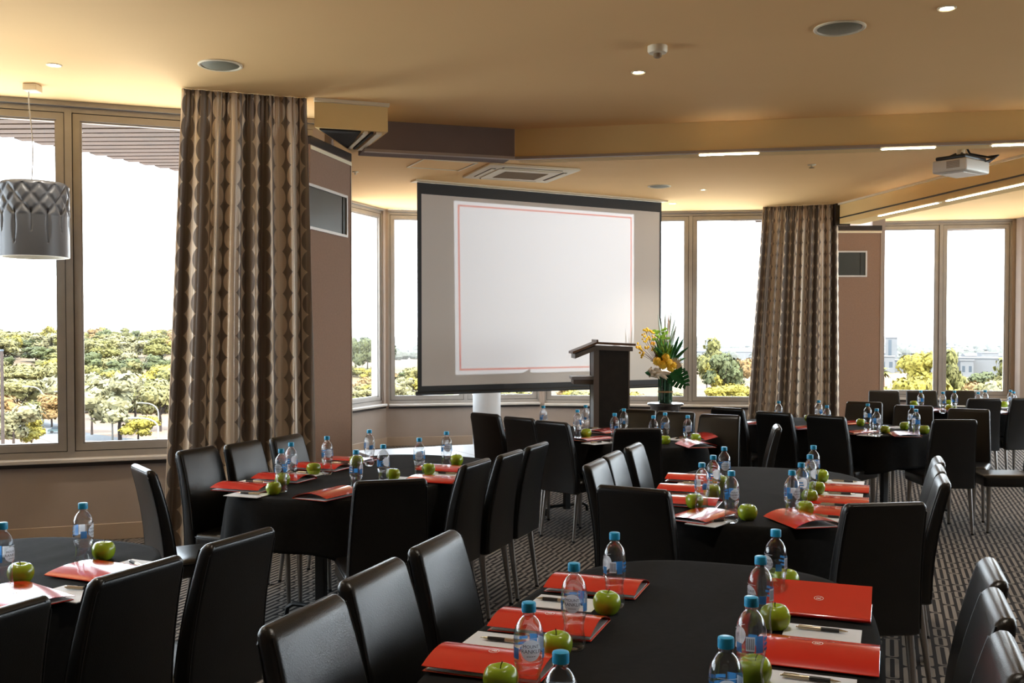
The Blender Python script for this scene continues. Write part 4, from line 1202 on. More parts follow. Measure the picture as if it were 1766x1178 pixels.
def apple_proto():
    t = thing('apple', 'green apple', 'apple')
    prof = []
    for i in range(19):
        a = math.pi * i / 18
        r = 0.0435 * math.sin(a) ** 0.85 * (1 + 0.07 * math.cos(a) * -1) if 0 < i < 18 else 0.0006
        z = -0.0415 * math.cos(a)
        if i <= 3: z += 0.010 * (1 - i / 3.2) ** 1
        if i >= 14: z -= 0.017 * ((i - 13.5) / 4.5) ** 2
        prof.append((max(r, 0.0006), z))
    zmin = min(z for r, z in prof)
    seg = 32
    rings = [[(r * (1 + 0.025 * math.cos(5 * 2 * math.pi * j / seg) * (0.3 + abs(z) / 0.0415)) * math.cos(2 * math.pi * j / seg), r * (1 + 0.025 * math.cos(5 * 2 * math.pi * j / seg)) * math.sin(2 * math.pi * j / seg), z - zmin) for j in range(seg)] for r, z in prof]
    MB().loft(rings).obj('flesh', 'apple_green', t, smooth=180)
    zt = prof[-1][1] - zmin
    MB().tube([(0, 0, zt - 0.002), (0.002, 0, zt + 0.010), (0.006, 0.001, zt + 0.020)], [0.0014, 0.0013, 0.0018], 6).obj('stem', 'apple_stem', t)
    return t
AP = apple_proto(); APF = []
def apple(px, py, label, group):
    p = P(px, py, BZ + 0.041)
    s = random.uniform(0.94, 1.04)
    for _ in range(4):                            # keep clear of the bottles
        for b in BPOS:
            d = Vector((p.x - b[0], p.y - b[1], 0))
            if d.length < 0.084: p += d.normalized() * (0.085 - d.length)
    return place(AP, APF, (p.x, p.y, BZ), rot=(random.uniform(-.09, .09), random.uniform(-.09, .09), random.uniform(0, 6.28)), label=label, group=group, scale=(s, s, s))

FW, FH = 0.222, 0.308
def folder_proto(kind):
    """portrait folder: spine along -x, height along y; the cover bulges up"""
    t = thing('paper_folder', 'red paper folder', 'folder')
    n = 16
    def prof(k):
        if kind == 'bulge': return 0.004 + 0.030 * math.sin(math.pi * min(1, k * 1.02)) ** 0.8 * (1 - 0.25 * k) + 0.012 * k
        if kind == 'flat': return 0.006 + 0.012 * math.sin(math.pi * k) ** 0.7 + 0.006 * k
        return 0.012 + 0.045 * k ** 1.1                        # 'open': free edge stands up
    xs = [-FW / 2 + FW * i / n for i in range(n + 1)]
    top = [(x_, prof(i / n)) for i, x_ in enumerate(xs)]
    def sheet(pts, th, y0, y1):
        up = pts; dn = [(a, b - th) for a, b in pts]
        ring = lambda y: [(a, y, b) for a, b in up] + [(a, y, b) for a, b in reversed(dn)]
        return MB().loft([ring(y0), ring(y1)])
    MB().rbox(-FW / 2, FW / 2 - 0.004, -FH / 2, FH / 2, 0.0, 0.0022, 0.0009, 1).obj('back_cover', 'folder_red', t, smooth=0)
    cv = sheet(top, 0.0012, -FH / 2, FH / 2).obj('front_cover', 'folder_red', t, smooth=40)
    sp_ = [(-FW / 2 + 0.001, 0.001), (-FW / 2 - 0.003, 0.35 * top[0][1]), (-FW / 2 - 0.003, 0.7 * top[0][1]), (-FW / 2 + 0.001, top[0][1])]
    ring = lambda y: [(a, y, b) for a, b in sp_] + [(a + 0.0015, y, b) for a, b in reversed(sp_)]
    MB().loft([ring(-FH / 2), ring(FH / 2)]).obj('spine', 'folder_red', t, smooth=60)
    lin = sheet([(a, b - 0.0013) for a, b in top[1:]], 0.0004, -FH / 2 + 0.001, FH / 2 - 0.001).obj('inner_lining', 'folder_inside', t, smooth=40)
    for i in range(2):
        MB().box(-FW / 2 + 0.006, FW / 2 - 0.012 - 0.003 * i, -FH / 2 + 0.006 + 0.002 * i, FH / 2 - 0.006, 0.0024 + 0.0012 * i, 0.0034 + 0.0012 * i).obj('paper_sheet', 'paper', t, smooth=0)
    # round emblem with a letter, printed on the cover
    def onc(x_, y_, dz=0.0005):
        k = max(0, min(1, (x_ + FW / 2) / FW)); return (x_, y_, prof(k) + dz)
    m = MB(); N = 28; ri, ro = 0.0125, 0.0142
    vs = []; fs = []
    ey = 0.0
    for i in range(N):
        a = 2 * math.pi * i / N; vs += [onc(ri * math.cos(a), ey + ri * math.sin(a)), onc(ro * math.cos(a), ey + ro * math.sin(a))]
    for i in range(N): j = (i + 1) % N; fs.append((2 * i, 2 * i + 1, 2 * j + 1, 2 * j))
    m.add(vs, fs)
    v, f = text_mesh('R', 0.022)
    m.add([onc(p.x, ey - 0.0075 + p.y) for p in v], f)
    m.obj('emblem', 'print_white', cv, smooth=0, recalc=False)
    return t
FP = {k: folder_proto(k) for k in ('bulge', 'flat', 'open')}
FPF = {k: [] for k in FP}
def folder(px, py, phi, label, group, kind='flat'):
    p = P(px, py, BZ + 0.012)
    return place(FP[kind], FPF[kind], (p.x, p.y, BZ + 0.0046), rz=-R(phi), label=label, group=group)
def pad_proto():
    t = thing('notepad', 'white notepad', 'notepad')
    MB().box(-0.074, 0.074, -0.105, 0.105, 0, 0.0034).obj('sheets', 'paper', t, smooth=0)
    MB().box(-0.074, 0.074, 0.098, 0.1055, 0.0035, 0.0038).obj('glued_edge', 'pad_glue', t, smooth=0)
    return t
PD = pad_proto(); PDF = []
def pen_proto():
    t = thing('pen', 'ballpoint pen', 'pen')
    def ax(prof): 
        m = MB(); seg = 12
        return m.loft([[(r * math.cos(2 * math.pi * j / seg), y, 0.0062 + r * math.sin(2 * math.pi * j / seg)) for j in range(seg)] for r, y in prof])
    ax([(0.0045, -0.068), (0.0056, -0.062), (0.0058, -0.005)]).obj('barrel', 'pen_barrel', t)
    ax([(0.0060, -0.005), (0.0062, 0.02), (0.0056, 0.045)]).obj('grip', 'pen_grip', t)
    ax([(0.0050, 0.045), (0.0026, 0.060), (0.0009, 0.069)]).obj('tip', 'pen_metal', t)
    ax([(0.0028, -0.074), (0.0028, -0.068)]).obj('push_button', 'pen_metal', t)
    MB().rbox(-0.0015, 0.0015, -0.066, -0.028, 0.0118, 0.0132, 0.0004, 1).obj('clip', 'pen_metal', t, smooth=0)
    return t
PN = pen_proto(); PNF = []
def pad(px, py, phi, label, group, pen=True, dpen=(0, 0), pphi=None):
    p = P(px, py, BZ + 0.003)
    place(PD, PDF, (p.x, p.y, BZ), rz=-R(phi), label='white notepad ' + label, group=group + ', notepads')
    if pen:
        a = R(phi)
        q = p + Vector((math.cos(a), -math.sin(a), 0)) * dpen[0] + Vector((math.sin(a), math.cos(a), 0)) * dpen[1]
        place(PN, PNF, (q.x, q.y, BZ + 0.0042), rz=-R(pphi if pphi is not None else phi + random.uniform(-8, 8)), label='dark gripped pen on the notepad ' + label, group=group + ', pens')

T1n, T2n, T3n, T4n, T5n, T6n, T7n = ('on the left window table', 'on the curtain table', 'on the lectern table', 'on the middle table',
                                     'on the nearest table', 'on the far curtain table', 'on the far right table')
ORD = ['first', 'second', 'third', 'fourth', 'fifth', 'sixth', 'seventh', 'eighth']
def bottles(tn, lst):
    for px, py, lb, face in lst: bottle(px, py, 'blue capped water bottle %s, %s' % (tn, lb), 'water bottles ' + tn, face)
def apples(tn, lst):
    for px, py, lb in lst: apple(px, py, 'green apple %s, %s' % (tn, lb), 'apples ' + tn)
def folders(tn, lst):
    for px, py, ph, kind, lb in lst: folder(px, py, ph, 'red folder %s, %s' % (tn, lb), 'red folders ' + tn, kind)

bottles(T1n, [(143, 866, 'behind the large red folder', 1.2), (4, 900, 'cut by the left picture edge', 0.8)])
apples(T1n, [(178, 947, 'right of the whole bottle'), (34, 986, 'beside the cut off bottle')])
folders(T1n, [(176, 985, -66, 'flat', 'under the whole bottle'), (30, 1029, -52, 'flat', 'at the near edge beside the cut off bottle')])
pad(240, 976, -66, T1n + ' right of the apple', T1n, True, (0.0, 0.02), -66 + 25); pad(122, 1024, -66, T1n + ' at the near edge', T1n, True, (0.05, -0.01), 100)

bottles(T2n, [(485, 773, 'left group, nearest', -0.6), (502, 762, 'left group, behind the nearest', 2.5), (564, 751, 'left group, third', 0.3), (637, 740, 'farthest back left', 1.4),
              (614, 775, 'half behind the chair back', 2.0), (661, 765.5, 'centre, blue print to the camera', 2.6), (723, 754, 'in front of an apple', 0.0), (770, 743, 'farthest right', 0.2)])
apples(T2n, [(477, 838.6, 'left corner, nearest'), (500, 822, 'hidden behind two left bottles'), (552, 807, 'beside the third left bottle'), (631, 793, 'back left beside a red folder'),
             (677, 816, 'behind the centre bottle'), (739, 807, 'behind the right hand bottle'), (788, 792, 'farthest right with its stem up')])
folders(T2n, [(424, 841, 110, 'bulge', 'at the left corner of the table'), (490, 825, 110, 'bulge', 'left side, second'), (556, 806, 110, 'bulge', 'left side, third'), (606, 792, 112, 'flat', 'left side, farthest back'),
              (566, 853, 28, 'bulge', 'near edge left of the chair back'), (768, 807, -69, 'flat', 'right side, farther one'), (752, 826, -69, 'flat', 'right side, nearer one')])
pad(428, 853, 110, T2n + ' at the left corner', T2n, True, (0, 0), 290); pad(436, 832.5, 110, T2n + ' left side, second', T2n, True, (0, 0.0), 290)
pad(530, 817, 110, T2n + ' left side, third', T2n, True); pad(590, 800.5, 110, T2n + ' back left', T2n, True)
pad(768, 818, -69, T2n + ' right side', T2n, True); pad(700, 826, -69, T2n + ' behind the chair back', T2n, False)

bottles(T3n, [(937, 698.5, 'behind two left chairs', None), (996, 705.5, 'left of the lectern, nearer of two', None), (1010, 697.5, 'left of the lectern, farther of two', None), (1060, 711.5, 'right of the lectern, nearer of two', None),
              (1076, 703.5, 'right of the lectern, farther of two', None), (1127, 715.5, 'behind the near end chair', None), (1147, 710.5, 'below the flower vase', None), (1186, 715, 'right end beside an apple', None)])
apples(T3n, [(1011, 746, 'left of the lectern'), (1147, 757, 'at the edge of the near end chair'), (1198.5, 754, 'at the right end')])
folders(T3n, [(884, 741, 57, 'flat', 'left edge between two chairs'), (927, 748, 57, 'flat', 'left edge behind a chair'), (1020, 756.5, 50, 'flat', 'near edge below the apple'), (1043, 743, -140, 'flat', 'far side left of the lectern bottles'),
              (1092, 767, 0, 'flat', 'near end mostly behind the chair back'), (1205, 754, -150, 'bulge', 'right end, bulging, behind the bottle'), (1200, 767, -10, 'bulge', 'right end, nearest the camera')])
pad(1030, 764, 50, T3n + ' near edge', T3n, True); pad(1020, 740, -130, T3n + ' far side', T3n, True); pad(1170, 757, -140, T3n + ' right end', T3n, True)

bottles(T4n, [(1249, 769.5, 'left group, farthest', 0.2), (1230, 784, 'left group, third', 2.6), (1210.5, 797, 'left group, beside the apple', 1.5), (1261.5, 811, 'left group, nearest, alone', 0.5),
              (1366, 810, 'right row, nearest', 0.9), (1382, 797, 'right row, second', 2.9), (1397, 783, 'right row, third', 2.4), (1403, 767, 'right row, farthest', 0.1)])
apples(T4n, [(1198, 862.4, 'left group, front left'), (1229, 846, 'left group, behind the bottle'), (1246, 830, 'left group, farthest'), (1289, 882, 'alone at the near edge'),
             (1388.7, 874, 'right row, nearest'), (1396, 852, 'right row, second'), (1408, 839.5, 'right row, third'), (1416, 819, 'right row, farthest')])
folders(T4n, [(1198, 826, 110, 'bulge', 'left side, farthest'), (1187, 845, 110, 'bulge', 'left side, second'), (1187, 866, 110, 'bulge', 'left side, third'), (1206, 889, 38, 'flat', 'near left corner, shining'),
              (1383, 897, -12, 'bulge', 'near edge right of the single apple'), (1448, 841, -69, 'flat', 'right side, farthest'), (1443, 863, -69, 'flat', 'right side, second'), (1446, 882, -69, 'flat', 'right side, nearest')])
pad(1200, 835, 110, T4n + ' left side, farthest', T4n, True); pad(1180, 856, 110, T4n + ' left side, second', T4n, False); pad(1225, 900, 38, T4n + ' at the near edge', T4n, True, (0.02, 0), 75)
pad(1457, 832, -69, T4n + ' right side, farthest', T4n, True, (0, 0.0), 111); pad(1452, 853.5, -69, T4n + ' right side, second', T4n, True, (0, 0), 111)
pad(1441, 872.5, -69, T4n + ' right side, third', T4n, True, (0, 0), 111); pad(1430, 893, -60, T4n + ' near right corner', T4n, True, (0, 0), 120)

bottles(T5n, [(1060, 917, 'left row, farthest, bar code showing', -2.2), (990, 969.5, 'left row, second from the back', -0.15), (912, 1037, 'left row, third, label showing', 0.15), (967, 1122, 'left row, nearest, only top visible', 3.0),
              (1338, 912, 'right row, farthest', -0.9), (1312, 958, 'right row, second from the back', -1.0), (1296, 1028, 'right row, third, in front of an apple', -2.1), (1252, 1097, 'right row, nearest, label showing', 0.1)])
apples(T5n, [(1053, 1030, 'left row, farthest'), (975, 1101, 'left row, middle'), (898, 1178, 'left row, nearest, cut by the picture edge'), (1355, 997, 'right row, farthest'), (1337, 1061, 'right row, middle'), (1302, 1150, 'right row, nearest')])
folders(T5n, [(1030, 1010, 110, 'bulge', 'left side, farthest'), (948, 1075, 110, 'bulge', 'left side, middle'), (852, 1142, 110, 'bulge', 'left side, nearest'), (1412, 1046, -69, 'open', 'right side, farther, cover standing open'), (1410, 1128, -69, 'bulge', 'right side, nearer')])
pad(975, 1040, 110, T5n + ' left side, farther', T5n, True, (0.0, -0.03), 290); pad(868, 1108, 110, T5n + ' left side, nearer', T5n, True, (0, -0.0), 290)
pad(1418, 1093, -69, T5n + ' right side, farther', T5n, True, (0.02, 0.0), 111); pad(1398, 1180, -69, T5n + ' right side, nearer', T5n, True, (0.02, 0), 111)

bottles(T6n, [(1343, 690.5, 'in front of the curtain, left one', None), (1412, 689.5, 'behind a left chair, left of two', None), (1426, 698, 'behind a left chair, right of two', None), (1496.5, 695, 'centre pair, left one', None),
              (1512, 703.5, 'centre pair, right one', None), (1573, 698, 'right pair, farther one', None), (1580, 704.5, 'right pair, nearer one', None)])
apples(T6n, [(1395, 720, 'peeping out behind a chair back'), (1484, 727, 'left of the centre pair of bottles'), (1526, 739, 'between the two pairs of bottles'), (1560, 733, 'left of the right pair of bottles'), (1594, 740, 'right of the right pair of bottles')])
folders(T6n, [(1300, 729, 64, 'flat', 'left edge between two chairs'), (1384, 737, 64, 'flat', 'left edge beside the nearest left chair'), (1463, 729, -120, 'flat', 'far side left of the bottles'), (1477, 745, 60, 'flat', 'near edge beside the chair back'), (1560, 749, 10, 'flat', 'near edge in the middle')])
pad(1545, 737, -120, T6n + ' between the apples', T6n, False); pad(1500, 750, 40, T6n + ' near edge', T6n, True)
bottles(T7n, [(1588, 672.3, 'farthest left', None), (1626, 674.5, 'second from the left', None), (1646, 672.7, 'third from the left', None), (1687, 675, 'behind the left chair back', None), (1699, 672, 'right behind the left chair', None), (1743, 671.5, 'rightmost pair, farther', None), (1748, 674, 'rightmost pair, nearer', None)])
apples(T7n, [(1576, 695.3, 'left of the first bottle'), (1638, 702, 'between two bottles, nearer'), (1636, 693.5, 'between two bottles, farther'), (1731, 696.5, 'between the two chair backs')])
folders(T7n, [(1617, 707.5, 8, 'flat', 'near edge, left one'), (1668, 709, 4, 'flat', 'near edge, middle one'), (1728, 711, 0, 'flat', 'near edge between the chair backs')])
pad(1655, 700, 5, T7n + ' beside the third bottle', T7n, False); pad(1735, 703, 5, T7n + ' between the chair backs', T7n, False)
# ------------------------------------------------------------------ outside: eaves
def eave(n, rows, zb, zt, label_unused, board):
    root = struct(MB().prism(board, zt + 0.005, zt + 0.05).obj('roof_soffit' if n == 1 else 'roof_soffit', 'soffit_board', smooth=0))
    for (x0, y0, x1, y1, w) in rows:
        mt, L = seg_mtx((x0, y0), (x1, y1))
        MB().box(0, L, -w / 2, w / 2, zb, zt, mt).obj('slat', 'slat_wood', root, smooth=0)
rows = []
for k in range(15):
    y = 8.36 + 0.19 * k
    xs = -6.6 + 0.42 * k if k < 3 else -4.98 + 0.50 * (y - 8.6)
    xe = min(-1.35, A0.x + (y - 0.30 - A0.y) / AD.y * AD.x)
    rows.append((xs, y + 0.06, xe + 0.0, y - 0.06, 0.15))
eave(1, rows, 3.43, 3.55, '', [(-6.4, 8.1), (-4.9, 8.9), (-3.75, 11.0), (-1.4, 10.9), (-1.5, 8.7), (-3.2, 8.12), (-4.9, 7.5)])
rows = [(1.7 + 0.45 * k, 15.15 + 0.21 * k, 5.15, 14.95 + 0.21 * k, 0.16) for k in range(7)]
eave(2, rows, 3.43, 3.55, '', [(1.6, 15.1), (4.4, 16.6), (5.2, 16.4), (5.2, 14.9)])
rows = [(5.6 + 0.34 * k, 16.25 + 0.21 * k, 9.2, 15.75 + 0.21 * k, 0.16) for k in range(7)]
eave(3, rows, 3.43, 3.55, '', [(5.5, 16.2), (7.4, 17.7), (9.3, 17.3), (9.3, 15.7)])

# ------------------------------------------------------------------ ground far below
GZ = -20.0
def sstep(a, b, v):
    k = max(0.0, min(1.0, (v - a) / (b - a))); return k * k * (3 - 2 * k)
def terrain(x, y):
    d = math.hypot(x, y); az = math.atan2(x, y)
    hill = 15.5 * sstep(290, 640, d) * sstep(-0.055, -0.34, az) * (1 - 0.9 * sstep(750, 1500, d))
    hill += 1.2 * math.sin(x * 0.013 + 1.0) * math.sin(y * 0.011) * sstep(280, 500, d)
    return GZ + hill
m = MB(); NA, ND = 120, 70
vs = []; 
for j in range(ND + 1):
    d = 45 * (9000 / 45) ** (j / ND)
    for i in range(NA + 1):
        az = -0.95 + 1.9 * i / NA; x_, y_ = d * math.sin(az), d * math.cos(az); vs.append((x_, y_, terrain(x_, y_)))
m.add(vs, [(j * (NA + 1) + i, j * (NA + 1) + i + 1, (j + 1) * (NA + 1) + i + 1, (j + 1) * (NA + 1) + i) for j in range(ND) for i in range(NA)])
struct(m.obj('ground', 'earth', smooth=180, recalc=False))
def gp(px, py, z=GZ): return P(px, py, z)
rp = [(20, 711), (61, 720), (108, 732.5), (144, 746), (204, 755), (330, 763), (420, 800), (120, 830), (101, 767), (62, 754), (20, 748)]
struct(MB().prism([tuple(gp(a, b).xy) for a, b in rp], GZ - 0.3, GZ + 0.06).obj('road', 'asphalt', smooth=0))

# trees -----------------------------------------------------------------------------
def crown_mesh(kind, seed, flat):
    rnd = random.Random(seed); m = MB()
    nb = 11
    blobs = []
    for i in range(nb):
        a = rnd.uniform(0, 6.28); r = 0.33 * math.sqrt(rnd.random()); z = rnd.uniform(0.0, 0.34) if flat else rnd.uniform(0, 0.5)
        blobs.append((Vector((r * math.cos(a), r * math.sin(a), 0.45 + z - 0.35 * r)), rnd.uniform(0.14, 0.23)))
    for c, r in blobs:
        # dark core
        k = 8
        m.lathe([(r * 0.72 * math.sin(math.pi * i / 5) + 1e-4, -r * 0.6 * math.cos(math.pi * i / 5)) for i in range(6)], k, c)
        for q in range(95):
            u = rnd.uniform(-0.75, 1); a = rnd.uniform(0, 6.28); s = math.sqrt(1 - u * u)
            n = Vector((s * math.cos(a), s * math.sin(a), u * 0.8))
            p = c + n * r * rnd.uniform(0.72, 1.1)
            t1 = (n.orthogonal().normalized() + 0.5 * Vector((rnd.uniform(-1, 1), rnd.uniform(-1, 1), rnd.uniform(-1, 1)))).normalized()
            t2 = n.cross(t1).normalized(); w = rnd.uniform(0.018, 0.042)
            m.add([p - t1 * w - t2 * w * .7, p + t1 * w - t2 * w * .6, p + t1 * w * .7 + t2 * w + n * w * .7, p - t1 * w * .8 + t2 * w * .9], [(0, 1, 2, 3)])
    return m.mesh('crown', 'foliage_' + kind, smooth=0, recalc=False)
def trunk_mesh(seed):
    rnd = random.Random(seed); m = MB()
    m.tube([(0, 0, -0.03), (0.01, 0, 0.2), (-0.01, 0.01, 0.45), (0, 0, 0.62)], [0.026, 0.02, 0.015, 0.008], 7)
    for k in range(4):
        a = rnd.uniform(0, 6.28); m.tube([(0, 0, 0.26 + 0.05 * k), (0.12 * math.cos(a), 0.12 * math.sin(a), 0.42 + 0.05 * k), (0.22 * math.cos(a), 0.22 * math.sin(a), 0.55 + 0.05 * k)], [0.011, 0.008, 0.004], 5)
    return m.mesh('trunk', 'bark', smooth=60)
KN = ['gum_green', 'olive', 'yellow_green', 'pale_sage', 'rust', 'deep_green']
CRM = {(k, v): crown_mesh(k, 31 * i + v, v == 1) for i, k in enumerate(KN) for v in (0, 1)}
TRM = [trunk_mesh(s) for s in range(3)]
DESC = {'gum_green': 'grey green gum tree', 'olive': 'olive green tree', 'yellow_green': 'yellow green tree', 'pale_sage': 'pale sage coloured tree', 'rust': 'rust tinted tree', 'deep_green': 'dark green tree'}
NTREE = [0]
def tree(px, d, h, w, kind, label, group, sink=0.0, v=None):
    az = math.atan((px - CX) / F)
    x_, y_ = d * math.sin(az), d * math.cos(az)
    z_ = terrain(x_, y_)
    t = thing('tree', label, 'tree', (x_, y_, z_ - sink), random.uniform(0, 6.28), group)
    t.scale = (w, w, h)
    NTREE[0] += 1
    link('crown', CRM[(kind, v if v is not None else random.randint(0, 1))], t)
    link('trunk', TRM[random.randint(0, 2)], t)
    return t
rt = random.Random(21); random.seed(99)
def dist(py, z=GZ): return (H - z) * F / (py - 577.0)
# singled out trees near the street
tree(22, 205, 9.5, 12, 'pale_sage', 'pale shrubby tree at the bottom left of the left window', None, 0.5)
tree(52, 212, 6.0, 7, 'yellow_green', 'yellow topped shrub beside the road at the left window', None, 0.5)
tree(-8, 235, 11, 13, 'rust', 'orange tipped tree at the far left edge of the window', None, 0.5)
tree(88, 255, 8, 10, 'rust', 'rust and green tree above the road, left pane', None)
tree(62, 262, 7, 8, 'olive', 'small olive tree behind the street lamp, left pane', None)
tree(206, 216, 14.5, 17, 'pale_sage', 'big pale gum tree behind the second street lamp', None, 0.0, 0)
tree(237, 211, 6.2, 9, 'yellow_green', 'round yellow green tree beside the big pale gum', None, 0.0, 1)
tree(157, 232, 12, 11, 'gum_green', 'grey green tree with a bare trunk left of the big gum', None, 0, 0)
tree(275, 235, 13, 14, 'gum_green', 'green gum tree half behind the curtain edge', None)
tree(232, 262, 12, 13, 'olive', 'olive tree behind the big pale gum', None)
tree(180, 270, 12, 12, 'pale_sage', 'pale tree on the slope above the big gum', None)
tree(30, 275, 11, 14, 'gum_green', 'grey green tree behind the first street lamp', None)
# wooded hill
for i in range(235):
    px = rt.uniform(-230, 420); d = 285 + 430 * rt.random() ** 0.9
    kd = rt.choices(KN, [5, 5, 2.5, 3, 2, 2])[0]
    tree(px, d, rt.uniform(8, 13), rt.uniform(11, 18), kd, DESC[kd] + ' on the wooded hill beyond the left window', 'trees on the wooded hill, ' + kd, 1.5)
# scrub seen left of the screen
for i in range(48):
    px = rt.uniform(520, 735); d = 150 + 330 * rt.random()
    kd = rt.choices(KN, [3, 3, 3, 4, 5, 1])[0]
    tree(px, d, rt.uniform(5.5, 9.5), rt.uniform(9, 15), kd, DESC[kd] + ' on the scrubby slope left of the screen', 'scrub left of the screen, ' + kd, 1.2)
for px, d, h, w in ((612, 500, 20, 10), (634, 470, 22, 14), (664, 520, 16, 14), (650, 540, 18, 16)):
    tree(px, d, h, w, 'deep_green', 'dark conifer like tree on the skyline left of the screen', 'dark skyline trees left of the screen', 0)
# scrub behind the screen and right of it
for i in range(34):
    px = rt.uniform(735, 1180); d = rt.uniform(200, 330)
    kd = rt.choices(KN, [3, 2, 2, 5, 3, 0.5])[0]
    tree(px, d, rt.uniform(3.5, 7), rt.uniform(7, 12), kd, DESC[kd] + ' low on the slope below the screen', 'low scrub below the screen, ' + kd, 1.2)
tree(1228, 330, 19.7, 14.3, 'olive', 'large bright tree in the window right of the flowers, left one', None, 0)
tree(1250, 318, 18.4, 14.3, 'deep_green', 'large dark tree in the window right of the flowers', None, 0)
tree(1243, 322, 15.2, 13.2, 'yellow_green', 'bright lit tree between the two large trees right of the flowers', None, 0)
tree(1277, 345, 16.5, 13.2, 'rust', 'orange tinted tree beside the far curtain', None, 0)
tree(1252, 262, 8.3, 11.0, 'yellow_green', 'low yellow tree at the sill right of the flowers, left one', None, 0)
tree(1282, 268, 10.2, 11.0, 'yellow_green', 'low yellow tree at the sill beside the curtain', None, 0)
tree(1219, 345, 15.2, 9.9, 'gum_green', 'grey green tree behind the window mullion right of the flowers', None, 0)
# right window
tree(1598, 260, 17.1, 15.4, 'yellow_green', 'large yellow green tree in the left pane, far right window', None, 0)
tree(1572, 250, 14.0, 12.1, 'yellow_green', 'yellow tree left in the left pane, far right window', None, 0)
tree(1638, 270, 17.1, 9.9, 'olive', 'olive tree right of the mullion, far right window', None, 0)
tree(1660, 235, 11.2, 12.1, 'yellow_green', 'bright yellow tree at the bottom right pane', None, 0)
tree(1690, 255, 10.9, 13.2, 'rust', 'orange tree at the bottom of the right pane', None, 0)
tree(1701, 300, 13.3, 13.2, 'deep_green', 'dark green tree behind the orange tree', None, 0)
tree(1735, 240, 15.9, 12.1, 'olive', 'tall olive tree at the right of the right pane', None, 0)
tree(1722, 225, 12.1, 11.0, 'pale_sage', 'pale tree in front of the tall olive tree', None, 0)
tree(1748, 228, 13.3, 13.2, 'gum_green', 'grey green tree at the right frame of the far window', None, 0)
for i in range(26):
    px = rt.uniform(1500, 1800); d = rt.uniform(215, 330); kd = rt.choices(KN, [3, 3, 4, 2, 2, 1])[0]
    tree(px, d, rt.uniform(4.5, 7.5), rt.uniform(8, 11), kd, DESC[kd] + ' low among the trees below the far right window', 'low trees below the far right window, ' + kd, 1.0)
# palm
pp = (1523.0, 420.0)
az = math.atan((pp[0] - CX) / F); px_, py_ = pp[1] * math.sin(az), pp[1] * math.cos(az)
t = thing('palm_tree', 'palm tree at the left edge of the far right window', 'tree', (px_, py_, GZ))
MB().tube([(0, 0, 0), (0, 0, 7.2)], [0.8, 0.55], 8).obj('trunk', 'terracotta', t)
m = MB()
for k in range(34):
    a = 2 * math.pi * k / 34 * 2.4; el = -0.5 + 1.5 * (k / 34)
    p = [Vector((0, 0, 7.2)) + Vector((math.cos(a) * math.cos(el) * r, math.sin(a) * math.cos(el) * r, math.sin(el) * r - 0.10 * r * r)) for r in (0, 1.4, 2.8, 3.9)]
    s = Vector((-math.sin(a), math.cos(a), 0)) * 0.45
    m.add([p[0], p[1] - s, p[1] + s, p[2] - s, p[2] + s, p[3]], [(0, 1, 2), (1, 3, 4, 2), (3, 5, 4)])
m.obj('fronds', 'foliage_olive', t, smooth=0, recalc=False)

rs = random.Random(77)
BLD = []
def building(px, d, w, dp, h, label, group=None, rot=0.0, mw='white_render', pitch=0.0, wins=0, z=GZ):
    az = math.atan((px - CX) / F); x_, y_ = d * math.sin(az), d * math.cos(az)
    BLD.append((x_, y_, math.hypot(w, dp) / 2 + 1))
    t = thing('building', label, 'building', (x_, y_, z), rot - az, group)
    MB().box(-w / 2, w / 2, -dp / 2, dp / 2, -1, h).obj('walls', mw, t, smooth=0)
    if pitch > 0:
        MB().loft([[(-w / 2 - .5, -dp / 2 - .5, h + .02), (-w / 2 - .5, 0, h + pitch), (-w / 2 - .5, dp / 2 + .5, h + .02)], [(w / 2 + .5, -dp / 2 - .5, h + .02), (w / 2 + .5, 0, h + pitch), (w / 2 + .5, dp / 2 + .5, h + .02)]]).obj('roof', 'grey_roof', t, smooth=0)
    else:
        MB().box(-w / 2 - .3, w / 2 + .3, -dp / 2 - .3, dp / 2 + .3, h + .02, h + .5).obj('roof', 'white_render', t, smooth=0)
    for i in range(wins):
        xx = -w / 2 + w * (i + .5) / wins
        MB().box(xx - w / wins * .22, xx + w / wins * .22, -dp / 2 - .06, -dp / 2 - .01, h * .35, h * .7).obj('window', 'dark_window', t, smooth=0)
    return t
tw = building(1537, 640, 6.5, 7, 19.5, 'tall pale tower block in the far right window')
MB().box(-1.6, 0.2, -3.6, -3.51, 8, 18.5).obj('window', 'dark_window', tw, smooth=0)
building(1517, 600, 16, 12, 9, 'pale building left of the tower in the far right window', wins=4)
building(1700, 560, 36, 22, 9.5, 'long white shed in the right pane of the far right window', mw='white_render')
building(1668, 545, 6, 8, 8.5, 'small building with a dark front beside the long white shed', wins=2)
building(1580, 620, 40, 14, 6.5, 'low white buildings behind the yellow green tree', wins=8)
building(1255, 900, 60, 20, 6.5, 'long grey roofed building right of the flowers', mw='white_render', pitch=3.0)
building(270, 760, 26, 12, 6, 'white building above the wooded hill beside the curtain', z=-9, wins=5)
for i in range(150):
    px = rs.uniform(480, 1830); d = 700 * (4500 / 700) ** rs.random()
    building(px, d, rs.uniform(10, 40) * (0.7 + d / 3500), rs.uniform(8, 20), rs.uniform(4, 8), 'pale low building in the distant suburb', 'pale buildings of the distant suburb', rs.uniform(-.4, .4), 'white_render', rs.choice([0, 0, 2.0]), 0)

